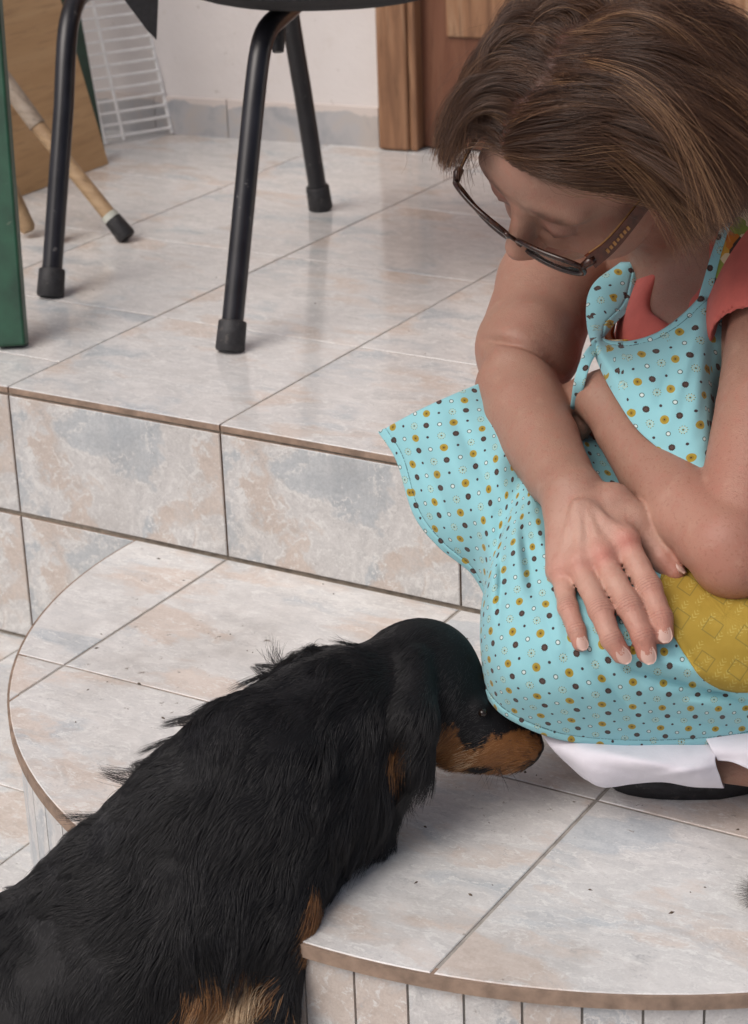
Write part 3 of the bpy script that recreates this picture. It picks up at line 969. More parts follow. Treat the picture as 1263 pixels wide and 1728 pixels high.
def pocket_mat():
    k = N('mustard_cotton')
    uv = k.uv()
    c = k.ramp(k.noise(uv, 30, 5, 0.6), [(0.3, (0.345, 0.235, 0.035)), (0.7, (0.41, 0.285, 0.05))])
    # sprigs: short strokes on a jittered lattice
    mp = k.n('Mapping'); mp.inputs['Scale'].default_value = (55, 55, 1); mp.inputs['Rotation'].default_value = (0, 0, 0.6); k.l(uv, mp.inputs['Vector'])
    vo = k.n('TexVoronoi', voronoi_dimensions='2D'); vo.inputs['Scale'].default_value = 1.0; k.l(mp.outputs[0], vo.inputs['Vector'])
    loc = k.vmath('SUBTRACT', mp.outputs[0], vo.outputs['Position'])
    sp = k.n('SeparateXYZ'); k.l(loc, sp.inputs[0])
    ch = k.math('ABSOLUTE', sp.outputs[0])
    vv = k.math('ADD', sp.outputs[1], k.math('MULTIPLY', ch, -0.9))
    st = k.step(k.math('SINE', k.math('MULTIPLY', vv, 26.0)), 0.2, 0.8)
    msk = k.math('MULTIPLY', k.math('SUBTRACT', 1.0, k.step(ch, 0.14, 0.2)), k.math('SUBTRACT', 1.0, k.step(k.math('ABSOLUTE', sp.outputs[1]), 0.30, 0.38)))
    c = k.mix(k.math('MULTIPLY', k.math('MULTIPLY', st, msk), 0.7), c, (0.50, 0.41, 0.11, 1))
    # printed little squares
    mp2 = k.n('Mapping'); mp2.inputs['Scale'].default_value = (26, 26, 1); mp2.inputs['Rotation'].default_value = (0, 0, 0.25); k.l(uv, mp2.inputs['Vector'])
    fr = k.vmath('SUBTRACT', k.vmath('FRACTION', mp2.outputs[0]), (0.5, 0.5, 0.0))
    rt = k.n('VectorRotate', rotation_type='Z_AXIS'); rt.inputs['Angle'].default_value = 0.35; k.l(fr, rt.inputs['Vector'])
    s2 = k.n('SeparateXYZ'); k.l(rt.outputs[0], s2.inputs[0])
    mx = k.math('MAXIMUM', k.math('ABSOLUTE', s2.outputs[0]), k.math('ABSOLUTE', s2.outputs[1]))
    sq = k.math('MULTIPLY', k.step(mx, 0.20, 0.215), k.math('SUBTRACT', 1.0, k.step(mx, 0.235, 0.25)))
    c = k.mix(k.math('MULTIPLY', sq, 0.55), c, (0.16, 0.14, 0.04, 1))
    k.bump(k.noise(uv, 60, 5, 0.6), 0.22, 0.003)
    return k.set(col=c, rough=0.85, spec=0.25)
M['mustard'] = pocket_mat()

def lining_mat():
    k = N('patterned_lining')
    uv = k.uv()
    mp = k.n('Mapping'); mp.inputs['Scale'].default_value = (75, 75, 1); k.l(uv, mp.inputs['Vector'])
    vo = k.n('TexVoronoi', voronoi_dimensions='2D', distance='CHEBYCHEV'); vo.inputs['Scale'].default_value = 1.0; k.l(mp.outputs[0], vo.inputs['Vector'])
    sp = k.n('SeparateColor'); k.l(vo.outputs['Color'], sp.inputs[0])
    c = k.ramp(sp.outputs[0], [(0.0, (0.50, 0.16, 0.02)), (0.25, (0.60, 0.50, 0.32)), (0.5, (0.05, 0.03, 0.025)), (0.68, (0.55, 0.30, 0.04)), (0.85, (0.22, 0.27, 0.05))], 'CONSTANT')
    return k.set(col=c, rough=0.85)
M['lining'] = lining_mat()

def fabric(name, col, amp=0.1, bump=0.3):
    k = N(name); o = k.obj()
    c = k.ramp(k.noise(o, 40, 5, 0.6), [(0.3, tuple(x * (1 - amp) for x in col)), (0.7, tuple(x * (1 + amp) for x in col))])
    k.bump(k.math('ADD', k.noise(o, 45, 5, 0.6), k.math('MULTIPLY', k.noise(o, 900, 2), 0.15)), bump, 0.003)
    return k.set(col=c, rough=0.85, spec=0.25, sheen=0.1)
M['coral'] = fabric('coral_jersey', (0.56, 0.135, 0.11))
M['white'] = fabric('white_cotton', (0.72, 0.70, 0.76), 0.04)

def hair_mat(name, c1, c2, rough, c3=None):
    k = N(name)
    k.t.nodes.remove(k.b)
    at = k.n('Attribute', attribute_name='tint')
    hi = k.n('HairInfo')
    stops = [(0.0, c1), (0.75, c2)] + ([(0.97, c3)] if c3 else [])
    c = k.ramp(at.outputs['Fac'], stops)
    b = k.n('BsdfPrincipled')
    k.b = b
    k.t.links.new(b.outputs[0], k.out.inputs[0])
    k.set(col=c, rough=rough, spec=0.55)
    return k.m
M['hair'] = hair_mat('brown_hair', (0.032, 0.014, 0.008), (0.115, 0.053, 0.025), 0.40, (0.32, 0.18, 0.088))
M['fur_black'] = hair_mat('black_fur', (0.0040, 0.0040, 0.0048), (0.011, 0.011, 0.013), 0.50)
M['fur_grey'] = hair_mat('grey_fur', (0.05, 0.047, 0.045), (0.16, 0.15, 0.14), 0.6)
M['fur_tan'] = hair_mat('tan_fur', (0.17, 0.065, 0.018), (0.40, 0.20, 0.075), 0.55, (0.66, 0.50, 0.32))

# ------------------------------------------------------------------ person
pr = onz(1150, 1330, -H1)
person = empty('person', pr, 'woman in a dotted aqua apron crouching on the step, looking down at the dog', 'person')
Fv = -0.63 * CR - 0.77 * CU + 0.05 * CB; Fv /= np.linalg.norm(Fv)
Lv = 0.72 * CR - 0.58 * CU + 0.44 * CB; Lv -= Fv * (Lv @ Fv); Lv /= np.linalg.norm(Lv)
Uv = np.cross(Fv, Lv)
HC = P(857, 406, 1.87) - 0.122 * Fv + 0.018 * Uv
def HP(f_, l_, u_): return HC + Fv * f_ + Lv * l_ + Uv * u_
HA = (Fv, Lv, Uv)

SHR = [P(1004, 320, 2.23), P(929, 480, 2.15), P(891, 590, 2.075)]
ELR = P(876, 640, 2.045)
FAR = [P(872, 655, 2.03), P(912, 745, 1.965), P(968, 838, 1.888)]
SHL, ELL_ = P(1345, 430, 1.97), P(1240, 935, 1.825)
FAL = [P(1230, 918, 1.825), P(1100, 790, 1.915), P(1022, 672, 1.98)]
pall = np.array([HC - 0.14, HC + 0.14, SHR[0] - 0.08, SHL + 0.1, ELL_ - 0.08, P(900, 1150, 1.80), P(840, 1340, 2.0), P(1480, 1000, 1.75), P(1700, 1000, 2.1), P(1450, 1350, 2.0), P(760, 700, 2.1)])
lo_, hi_ = pall.min(0) - 0.07, pall.max(0) + 0.07
lo_[2] = -H1 - 0.01
F_ = Field(lo_, hi_, 0.0025)
# torso, hips, legs (mostly under cloth)
chest, waist, pelvis = P(1240, 560, 2.13), P(1420, 760, 2.07), P(1560, 960, 2.0)
F_.cone(chest, waist, 0.100, 0.095, 0.05); F_.cone(waist, pelvis, 0.095, 0.115, 0.05)
F_.cone(P(1060, 400, 2.20), P(1300, 450, 2.03), 0.060, 0.062, 0.04)
neckb = P(1165, 420, 2.14)
F_.cone(HP(-0.035, 0, -0.05), neckb, 0.052, 0.056, 0.03)
F_.cone(P(1180, 600, 2.06), P(1280, 600, 2.0), 0.07, 0.07, 0.05)
kneeL, hipL = P(985, 1110, 1.895), P(1560, 1010, 1.92)
kneeR, hipR = P(850, 800, 2.06), P(1560, 940, 2.12)
F_.cone(kneeL, hipL, 0.056, 0.076, 0.01); F_.cone(kneeR, hipR, 0.058, 0.08, 0.03)
F_.cone(P(1040, 1240, 1.93), P(1330, 1296, 1.90), 0.030, 0.0205, 0.01)
F_.cone(P(1330, 1296, 1.90), P(1480, 1310, 1.92), 0.0205, 0.022, 0.02)
F_.cone(kneeL, P(1040, 1240, 1.93), 0.048, 0.030, 0.01)
F_.cone(kneeR, P(1180, 1225, 2.02), 0.05, 0.034, 0.02)
an_ = P(1480, 1310, 1.92); bk_ = np.array([CR[0], CR[1], 0]); bk_ /= np.linalg.norm(bk_)
F_.cone(an_, an_ + bk_ * 0.05 + np.array([0, 0, 0.004]), 0.0225, 0.027, 0.015)
F_.cone(an_ + bk_ * 0.05 + np.array([0, 0, 0.004]), an_ + bk_ * 0.15 - np.array([0, 0, 0.012]), 0.026, 0.015, 0.015)
footc = onz(1160, 1318, -H1) + np.array([0, 0, 0.040]); fx = np.array([-CR[0], -CR[1], 0]); fx /= np.linalg.norm(fx); fy = np.array([-fx[1], fx[0], 0])
F_.cone(P(1180, 1225, 2.02), footc - fx * 0.05, 0.036, 0.030, 0.02)
F_.cone(footc - fx * 0.05, footc + fx * 0.055 - [0, 0, 0.012], 0.032, 0.016, 0.02)
for q in range(5):
    tb = footc + fx * (0.060 - 0.004 * q * q * 0.6) + fy * (0.024 - 0.012 * q) - [0, 0, 0.014]
    F_.cone(tb - fx * 0.02, tb + fx * 0.016, 0.009, 0.0085 if q else 0.010, 0.004)
# right arm
F_.chain(SHR, [0.052, 0.0505, 0.0490], 0.012)
F_.cone(SHR[2], ELR, 0.044, 0.036, 0.012)
F_.chain([FAR[0], P(888, 700, 2.0), FAR[1], P(942, 800, 1.922), FAR[2]], [0.0385, 0.0385, 0.0350, 0.0295, 0.0262], 0.0035)
F_.cone(P(900, 560, 2.045), P(880, 585, 2.035), 0.020, 0.018, 0.03)
# right hand, spread on the knee
wr = FAR[2]
MCP = [P(1055, 914, 1.843), P(1014, 938, 1.839), P(976, 952, 1.842), P(946, 964, 1.852)]
PIP = [P(1096, 992, 1.812), P(1062, 1024, 1.802), P(1013, 1030, 1.803), P(959, 1026, 1.820)]
DIP = [P(1116, 1042, 1.797), P(1085, 1073, 1.790), P(1032, 1078, 1.791), P(973, 1063, 1.806)]
TIP = [P(1120, 1070, 1.794), P(1092, 1102, 1.790), P(1049, 1104, 1.791), P(980, 1086, 1.803)]
RF = [(0.0112, 0.0100, 0.0107, 0.0096, 0.0087), (0.0112, 0.0099, 0.0107, 0.0096, 0.0087), (0.0106, 0.0092, 0.0100, 0.0090, 0.0082), (0.0096, 0.0081, 0.0087, 0.0078, 0.0070)]
F_.cone(FAR[2], P(985, 862, 1.874), 0.0255, 0.0215, 0.01)
for i in range(4):
    base = P(952 + 22 * (3 - i), 872 - 2 * (3 - i), 1.875)
    F_.cone(base, MCP[i], 0.0165, 0.0128, 0.012)
    r_ = RF[i]
    md = MCP[i] * 0.45 + PIP[i] * 0.55
    F_.cone(MCP[i], md, r_[0], r_[1], 0.0025); F_.cone(md, PIP[i], r_[1], r_[2], 0.003)
    m2 = PIP[i] * 0.5 + DIP[i] * 0.5
    F_.cone(PIP[i], m2, r_[2], r_[3] * 0.97, 0.003); F_.cone(m2, DIP[i], r_[3] * 0.97, r_[3], 0.003)
    F_.cone(DIP[i], TIP[i], r_[3], r_[4], 0.003)
    # extensor tendon on the back of the hand
    n_ = (CB * 0.8 + CU * 0.35); n_ /= np.linalg.norm(n_)
    F_.cone(P(968 + 8 * (3 - i), 862, 1.864) + n_ * 0.0150, MCP[i] + n_ * 0.0092, 0.0022, 0.0032, 0.007)
    F_.ell(MCP[i] + n_ * 0.0045, (CR, CU, CB), (0.0100, 0.0105, 0.0100), 0.006)
# webbing and veins
for i in range(3):
    F_.cone(MCP[i] * 0.80 + PIP[i] * 0.20 + CF * 0.004, MCP[i + 1] * 0.80 + PIP[i + 1] * 0.20 + CF * 0.004, 0.0055, 0.0055, 0.005)
nv_ = CB * 0.85 + CU * 0.3; nv_ /= np.linalg.norm(nv_)
for vv in ([(938, 858, 1.882), (950, 895, 1.868), (962, 925, 1.858)], [(962, 860, 1.872), (975, 900, 1.858), (994, 934, 1.850)], [(1000, 858, 1.866), (1016, 890, 1.854), (1034, 925, 1.846)], [(975, 900, 1.858), (960, 930, 1.857), (957, 945, 1.857)]):
    pp = [P(x, y, t_) + nv_ * 0.0118 for x, y, t_ in vv]
    F_.chain(pp, [0.0019] * 3, 0.005)
F_.chain([P(1035, 848, 1.873), P(1070, 880, 1.868), P(1100, 912, 1.866), P(1121, 944, 1.858), P(1139, 966, 1.852)], [0.0175, 0.0150, 0.0118, 0.0108, 0.0090], 0.008)
# left arm
F_.chain([SHL, P(1292, 690, 1.885), ELL_], [0.052, 0.0425, 0.0385], 0.002)
F_.cone(SHL, P(1300, 450, 2.03), 0.052, 0.06, 0.03)
F_.chain([FAL[0], P(1160, 860, 1.868), FAL[1], P(1055, 725, 1.955), FAL[2]], [0.0385, 0.0355, 0.0305, 0.0270, 0.0245], 0.002)
# left hand curls down behind the right forearm
lw = FAL[2]
F_.chain([lw, P(990, 676, 2.02), P(955, 712, 2.06)], [0.0235, 0.0205, 0.019], 0.012)
for q, (ox, oy) in enumerate(((-22, -22), (-8, -6), (6, 10), (18, 26))):
    a_ = P(953 + ox, 712 + oy, 2.06); b_ = P(930 + ox, 742 + oy, 2.072); c_ = P(917 + ox, 764 + oy, 2.062)
    F_.chain([a_, b_, c_], [0.0095, 0.0085, 0.0075], 0.003)
F_.chain([P(990, 680, 2.01), P(978, 718, 2.012), P(958, 748, 2.02)], [0.013, 0.011, 0.009], 0.006)
# head
F_.ell(HP(0, 0, 0.012), HA, (0.098, 0.077, 0.088), 0.01)
F_.ell(HP(0.030, 0, -0.055), HA, (0.062, 0.071, 0.064), 0.035)
F_.ell(HP(0.074, 0, -0.098), HA, (0.020, 0.022, 0.017), 0.025)
for sg in (-1, 1):
    F_.ell(HP(0.050, 0.050 * sg, -0.045), HA, (0.036, 0.031, 0.034), 0.02)
    F_.ell(HP(0.080, 0.030 * sg, 0.012), HA, (0.012, 0.026, 0.010), 0.018)
    F_.ell(HP(0.100, 0.031 * sg, -0.012), HA, (0.012, 0.016, 0.011), 0.014, True)
    F_.ell(HP(0.0835, 0.031 * sg, -0.012), HA, (0.0135, 0.0155, 0.0120), 0.004)
    F_.chain([HP(0.0860, 0.021 * sg, -0.0165), HP(0.0948, 0.031 * sg, -0.0185), HP(0.0865, 0.0435 * sg, -0.0160)], [0.0012, 0.0022, 0.0012], 0.003)
    F_.ell(HP(0.084, 0.019 * sg, -0.040), HA, (0.016, 0.014, 0.020), 0.012)
    F_.ell(HP(0.081, 0.0165 * sg, -0.013), HA, (0.011, 0.009, 0.011), 0.010)
    F_.ell(HP(-0.006, 0.079 * sg, -0.022), HA, (0.017, 0.007, 0.030), 0.006)
    F_.ell(HP(-0.004, 0.086 * sg, -0.020), HA, (0.009, 0.005, 0.017), 0.003, True)
    F_.ell(HP(0.107, 0.011 * sg, -0.048), HA, (0.010, 0.007, 0.007), 0.005)
F_.cone(HP(0.094, 0, -0.002), HP(0.116, 0, -0.042), 0.0085, 0.0120, 0.010)
F_.ell(HP(0.092, 0, -0.070), HA, (0.012, 0.023, 0.0055), 0.006)
F_.ell(HP(0.090, 0, -0.079), HA, (0.012, 0.020, 0.0060), 0.005)
bv, bf = F_.mesh()
def face_normals_to_verts(v, q):
    n = np.cross(v[q[:, 2]] - v[q[:, 0]], v[q[:, 3]] - v[q[:, 1]])
    out = np.zeros_like(v)
    for c in range(4):
        for a in range(3): out[:, a] += np.bincount(q[:, c], n[:, a], len(v))
    return out / (np.linalg.norm(out, axis=1)[:, None] + 1e-12)
vn0 = face_normals_to_verts(bv, bf)
vx, vy, vt = proj(bv)
def crease(line, width, depth, tmax, bulge=0.0, tmin=0.0):
    L = crom(np.array(line, float), 40)
    sel_ = np.where((vx > L[:, 0].min() - 60) & (vx < L[:, 0].max() + 60) & (vy > L[:, 1].min() - 60) & (vy < L[:, 1].max() + 60) & (vt < tmax) & (vt > tmin) & (vn0 @ CB > 0.02))[0]
    dd = np.hypot(vx[sel_, None] - L[None, :, 0], vy[sel_, None] - L[None, :, 1])
    k_ = dd.argmin(1); dm = dd.min(1)
    env = np.clip(np.sin(math.pi * np.clip((k_ + 3) / 45, 0, 1)) * 1.6, 0, 1)
    bv[sel_] += vn0[sel_] * ((-depth * np.exp(-(dm / width) ** 2) + bulge * 0.6 * np.exp(-((dm - 3.2 * width) / (2.4 * width)) ** 2)) * env)[:, None]
crease([(818, 574), (850, 576), (885, 583), (920, 600), (958, 636)], 6.5, 0.0050, 2.10, 0.0030)
crease([(1150, 880), (1138, 915), (1132, 950)], 9, 0.0012, 1.90, 0.0006)
body = fast_mesh('body', bv, bf, M['skin'], person)
nrm_b = vnormals(body)
# natural skin colouring
col = np.tile(np.array([0.345, 0.200, 0.143]), (len(bv), 1))
def blob(c, r, k, target):
    w = (k * np.exp(-(np.linalg.norm(bv - c, axis=1) / r) ** 2))[:, None]
    col[:] = col * (1 - w) + np.array(target) * w
hl = np.stack([(bv - HC) @ Fv, (bv - HC) @ Lv, (bv - HC) @ Uv], 1)
hand_w = np.exp(-(np.linalg.norm(bv - P(1020, 990, 1.83), axis=1) / 0.085) ** 4)[:, None]
col = col * (1 - hand_w) + np.array([0.53, 0.325, 0.25]) * hand_w
for i in range(4):
    blob(MCP[i] + CB * 0.012, 0.010, 0.75 if i < 2 else 0.4, (0.54, 0.17, 0.13))
    blob(PIP[i] + CB * 0.009, 0.009, 0.40, (0.46, 0.18, 0.13))
    blob(TIP[i], 0.016, 0.65, (0.50, 0.19, 0.14))
blob(P(1140, 966, 1.85), 0.018, 0.6, (0.48, 0.19, 0.14))
blob(P(1225, 980, 1.79), 0.07, 0.45, (0.42, 0.16, 0.11))
blob(P(1215, 780, 1.83), 0.05, 0.3, (0.44, 0.17, 0.12))
for sg in (-1, 1):
    blob(HP(0.075, 0.045 * sg, -0.045), 0.028, 0.45, (0.42, 0.16, 0.11))
    w = np.exp(-((hl[:, 1] - 0.032 * sg) / 0.021) ** 4 - ((hl[:, 2] - 0.0165 + 0.14 * np.abs(np.abs(hl[:, 1]) - 0.028)) / 0.0060) ** 2) * (hl[:, 0] > 0.05) * 0.85
    col = col * (1 - w[:, None]) + np.array([0.055, 0.030, 0.018]) * w[:, None]
    w = np.exp(-((hl[:, 1] - 0.031 * sg) / 0.014) ** 4 - ((hl[:, 2] + 0.0190) / 0.0030) ** 2) * (hl[:, 0] > 0.06) * 0.95
    col = col * (1 - w[:, None]) + np.array([0.04, 0.022, 0.018]) * w[:, None]
    w = np.exp(-((hl[:, 1] - 0.031 * sg) / 0.016) ** 4 - ((hl[:, 2] + 0.010) / 0.009) ** 2) * (hl[:, 0] > 0.06) * 0.35
    col = col * (1 - w[:, None]) + np.array([0.24, 0.10, 0.09]) * w[:, None]
blob(HP(0.118, 0, -0.045), 0.015, 0.4, (0.46, 0.18, 0.12))
w = np.exp(-(hl[:, 1] / 0.021) ** 4 - ((hl[:, 2] + 0.0745) / 0.009) ** 4) * (hl[:, 0] > 0.085)
col = col * (1 - 0.7 * w[:, None]) + np.array([0.36, 0.11, 0.10]) * 0.7 * w[:, None]
# scalp under the hair
sc_w = (sm(hl[:, 2], 0.045, 0.056) * sm(-hl[:, 0], -0.09, -0.07) + sm(-hl[:, 0], -0.01, 0.02) * sm(hl[:, 2], -0.06, -0.04)) * (np.linalg.norm(hl, axis=1) < 0.135) * (np.abs(hl[:, 1]) < 0.079)
sc_w = np.clip(sc_w, 0, 1)[:, None]
col = col * (1 - sc_w) + np.array([0.045, 0.026, 0.018]) * sc_w
set_color(body, 'tone', col)
cpos, camt = np.zeros(len(bv)), np.zeros(len(bv))
for i in range(4):
    for J, A_, B_, w0, wk in ((PIP[i], MCP[i], DIP[i], 0.0068, 1.0), (DIP[i], PIP[i], TIP[i], 0.0038, 0.8)):
        dv0 = (B_ - A_) / np.linalg.norm(B_ - A_)
        s_ = (bv - J) @ dv0
        near = np.linalg.norm(bv - J - s_[:, None] * dv0, axis=1) < 0.0135
        w_ = np.exp(-(s_ / w0) ** 4) * near * np.clip((nrm_b @ (CB * 0.9 + CU * 0.3) - 0.25) * 1.8, 0, 1) * wk
        up_ = w_ > camt
        cpos[up_] = s_[up_]; camt = np.maximum(camt, w_)
fk_ = 0.62 + 0.38 * np.exp(-(np.linalg.norm(bv - P(1220, 850, 1.84), axis=1) / 0.13) ** 4)
fk_ = fk_ * (1 - 0.85 * hand_w[:, 0]) * (1 - 0.6 * np.exp(-(np.linalg.norm(bv - HC, axis=1) / 0.13) ** 6))
for nm_, ar_ in (('crease_pos', cpos), ('crease_amount', camt), ('freckle', fk_)):
    a_ = body.data.attributes.new(nm_, 'FLOAT', 'POINT'); a_.data.foreach_set('value', ar_.astype(np.float32))

# fingernails
M['nail'] = plain('fingernail', (0.56, 0.37, 0.31), 0.34, 40, 0.05, 0.02)
def nail(tip_, dip_, r_, nrm_, wd_, ln_):
    d_ = tip_ - dip_; d_ /= np.linalg.norm(d_)
    n_ = nrm_ - d_ * (nrm_ @ d_); n_ /= np.linalg.norm(n_)
    s_ = np.cross(d_, n_)
    c_ = tip_ + d_ * (r_ * 0.18) - n_ * (r_ * 0.02)
    v, f = [], []
    nu_, nv2 = 9, 9
    for lay in (0, 1):
        for i in range(nu_):
            for j in range(nv2):
                a = (i / (nu_ - 1) * 2 - 1); b_ = (j / (nv2 - 1) * 2 - 1)
                hwid = wd_ * (math.sqrt(max(0.02, 1 - ((b_ - 0.1) / 0.95) ** 2)) if b_ > 0.1 else math.sqrt(max(0.05, 1 - ((b_ - 0.1) / 1.35) ** 2)))
                x = a * hwid; y = b_ * ln_
                z = math.sqrt(max(r_ * r_ - (x * 0.92) ** 2, 1e-9)) - (0.10 * (y + ln_) ** 2 / (ln_ * 2)) * 0.9
                v.append(c_ + s_ * x + d_ * y + n_ * (z + (0.0002 if lay == 0 else -0.0022)))
    q = nu_ * nv2
    for i in range(nu_ - 1):
        for j in range(nv2 - 1):
            a = i * nv2 + j
            f.append([a, a + 1, a + nv2 + 1, a + nv2]); f.append([q + a + nv2, q + a + nv2 + 1, q + a + 1, q + a])
    for i in range(nu_ - 1):
        for j in (0, nv2 - 1):
            a = i * nv2 + j; f.append([a, a + nv2, q + a + nv2, q + a])
    for j in range(nv2 - 1):
        for i in (0, nu_ - 1):
            a = i * nv2 + j; f.append([a, a + 1, q + a + 1, q + a])
    o = mesh_obj('fingernail', v, f, M['nail'], person, True)
    return o
nn_ = CB * 0.90 + CU * 0.30
for i in range(4):
    nail(TIP[i], DIP[i], RF[i][4], nn_ + CR * (0.0, -0.04, -0.08, 0.12)[i], (0.0062, 0.0064, 0.0060, 0.0050)[i], (0.0070, 0.0075, 0.0072, 0.0060)[i])
nail(P(1137, 964, 1.852), P(1121, 944, 1.858), 0.0092, CB * 0.35 + CU * 0.55 + CR * 0.65, 0.0062, 0.0070)

# ---- cloth sheets
def relax_uv(G_, it=500, fan=True):
    nr_, nc_ = G_.shape[:2]
    cl = np.linalg.norm(np.diff(G_, axis=1), axis=-1)
    rl_ = np.linalg.norm(np.diff(G_, axis=0), axis=-1)
    Hh, Lp, Rr = cl[0].sum(), cl[-1].sum(), rl_.sum(0).mean()
    tt = (Hh - Lp) / Rr
    if not fan:
        uv = np.stack([(G_ - CAM) @ CR, (G_ - CAM) @ CU], -1)
        if nr_ > 40:
            it = 60
    elif abs(tt) < 0.15:
        uv = np.stack([np.concatenate([np.zeros((nr_, 1)), np.cumsum(cl, 1)], 1), -np.concatenate([np.zeros((1, nc_)), np.cumsum(rl_, 0)], 0)], -1)
    else:
        th_ = np.concatenate([[0], np.cumsum(cl.mean(0))]); th_ = th_ / th_[-1] * tt
        rr_ = Lp / tt + np.concatenate([np.cumsum(rl_[::-1], 0)[::-1], np.zeros((1, nc_))], 0)
        uv = np.stack([rr_ * np.cos(th_)[None, :], -rr_ * np.sin(th_)[None, :]], -1)
    prs = []
    for (di, dj) in ((0, 1), (1, 0), (1, 1), (1, -1)):
        if dj >= 0:
            A = (slice(0, nr_ - di), slice(0, nc_ - dj)); B = (slice(di, nr_), slice(dj, nc_))
        else:
            A = (slice(0, nr_ - di), slice(-dj, nc_)); B = (slice(di, nr_), slice(0, nc_ + dj))
        prs.append((A, B, np.linalg.norm(G_[A] - G_[B], axis=-1)))
    for _ in range(it):
        acc = np.zeros_like(uv); cnt = np.zeros(uv.shape[:2])
        for A, B, L in prs:
            d_ = uv[B] - uv[A]; l_ = np.linalg.norm(d_, axis=-1) + 1e-9
            c_ = d_ * ((l_ - L) / l_ * 0.5)[..., None]
            acc[A] += c_; acc[B] -= c_; cnt[A] += 1; cnt[B] += 1
        uv = uv + acc / np.maximum(cnt, 1)[..., None] * 1.3
    return uv

def sheet(name, ctrl, us, vs_, mat, parent, folds=(), thick=0.0012, noise=0.0012, hem_row0=False, seed=3, fan=False, relax=True):
    """ctrl[rows][cols] of (px, py, t) -> draped cloth; folds are crease lines (p0, p1, width, height)"""
    C_ = np.array(ctrl, float)
    g = crom(C_, us)
    g = np.swapaxes(crom(np.swapaxes(g, 0, 1), vs_), 0, 1)
    px, py, t = g[..., 0].copy(), g[..., 1].copy(), g[..., 2].copy()
    G0 = CAM + t[..., None] * (CF + CR * ((px - PH_W / 2) / FPX)[..., None] + CU * ((PH_H / 2 - py) / FPX)[..., None])
    for (a, b, w, h) in folds:
        a, b = np.array(a, float), np.array(b, float)
        ab = b - a
        s_ = np.clip(((px - a[0]) * ab[0] + (py - a[1]) * ab[1]) / (ab @ ab), 0, 1)
        d_ = np.hypot(px - a[0] - s_ * ab[0], py - a[1] - s_ * ab[1])
        t -= h * np.exp(-(d_ / w) ** 2) * (0.25 + 0.75 * np.sin(math.pi * np.clip(s_, 0.06, 0.94)))
    G_ = CAM + t[..., None] * (CF + CR * ((px - PH_W / 2) / FPX)[..., None] + CU * ((PH_H / 2 - py) / FPX)[..., None])
    nr_, nc_ = G_.shape[:2]
    if noise:
        fl = G_.reshape(-1, 3)
        G_ = G_ + (CB * (wave(fl, 55, seed) * noise + wave(fl, 130, seed + 1) * noise * 0.4)[:, None]).reshape(G_.shape)
    hem = np.concatenate([np.zeros((1, nc_)), np.cumsum(np.linalg.norm(np.diff(G_, axis=0), axis=-1), 0)])
    if hem_row0:
        nrm_ = np.cross(np.gradient(G_, axis=1), np.gradient(G_, axis=0)); nrm_ /= np.linalg.norm(nrm_, axis=-1)[..., None] + 1e-12
        sg = np.sign((nrm_ * CB).sum(-1).mean())
        hgt = 0.0010 * (1 - sm(hem, 0.0070, 0.0085)) - 0.0007 * np.exp(-((hem - 0.0085) / 0.0012) ** 2)
        G_ = G_ + nrm_ * sg * hgt[..., None]
    uv = relax_uv(G0, fan=fan) if relax else np.stack([(G_ - CAM) @ CR, (G_ - CAM) @ CU], -1)
    uv = uv * 0.90
    idx = np.arange(nr_ * nc_).reshape(nr_, nc_)
    q = np.stack([idx[:-1, :-1], idx[:-1, 1:], idx[1:, 1:], idx[1:, :-1]], -1).reshape(-1, 4)
    o = fast_mesh(name, G_.reshape(-1, 3), q, mat, parent)
    me = o.data
    ul = me.uv_layers.new(name='UVMap')
    vi = np.empty(len(me.loops), np.int32); me.loops.foreach_get('vertex_index', vi)
    ul.data.foreach_set('uv', uv.reshape(-1, 2)[vi].astype(np.float32).ravel())
    a = me.attributes.new('hem', 'FLOAT', 'POINT'); a.data.foreach_set('value', (hem if hem_row0 else hem * 0 + 1).astype(np.float32).ravel())
    sd_ = o.modifiers.new('thickness', 'SOLIDIFY'); sd_.thickness = thick; sd_.offset = 0
    return o, dict(px=px, py=py, t=t, G=G_, uv=uv)

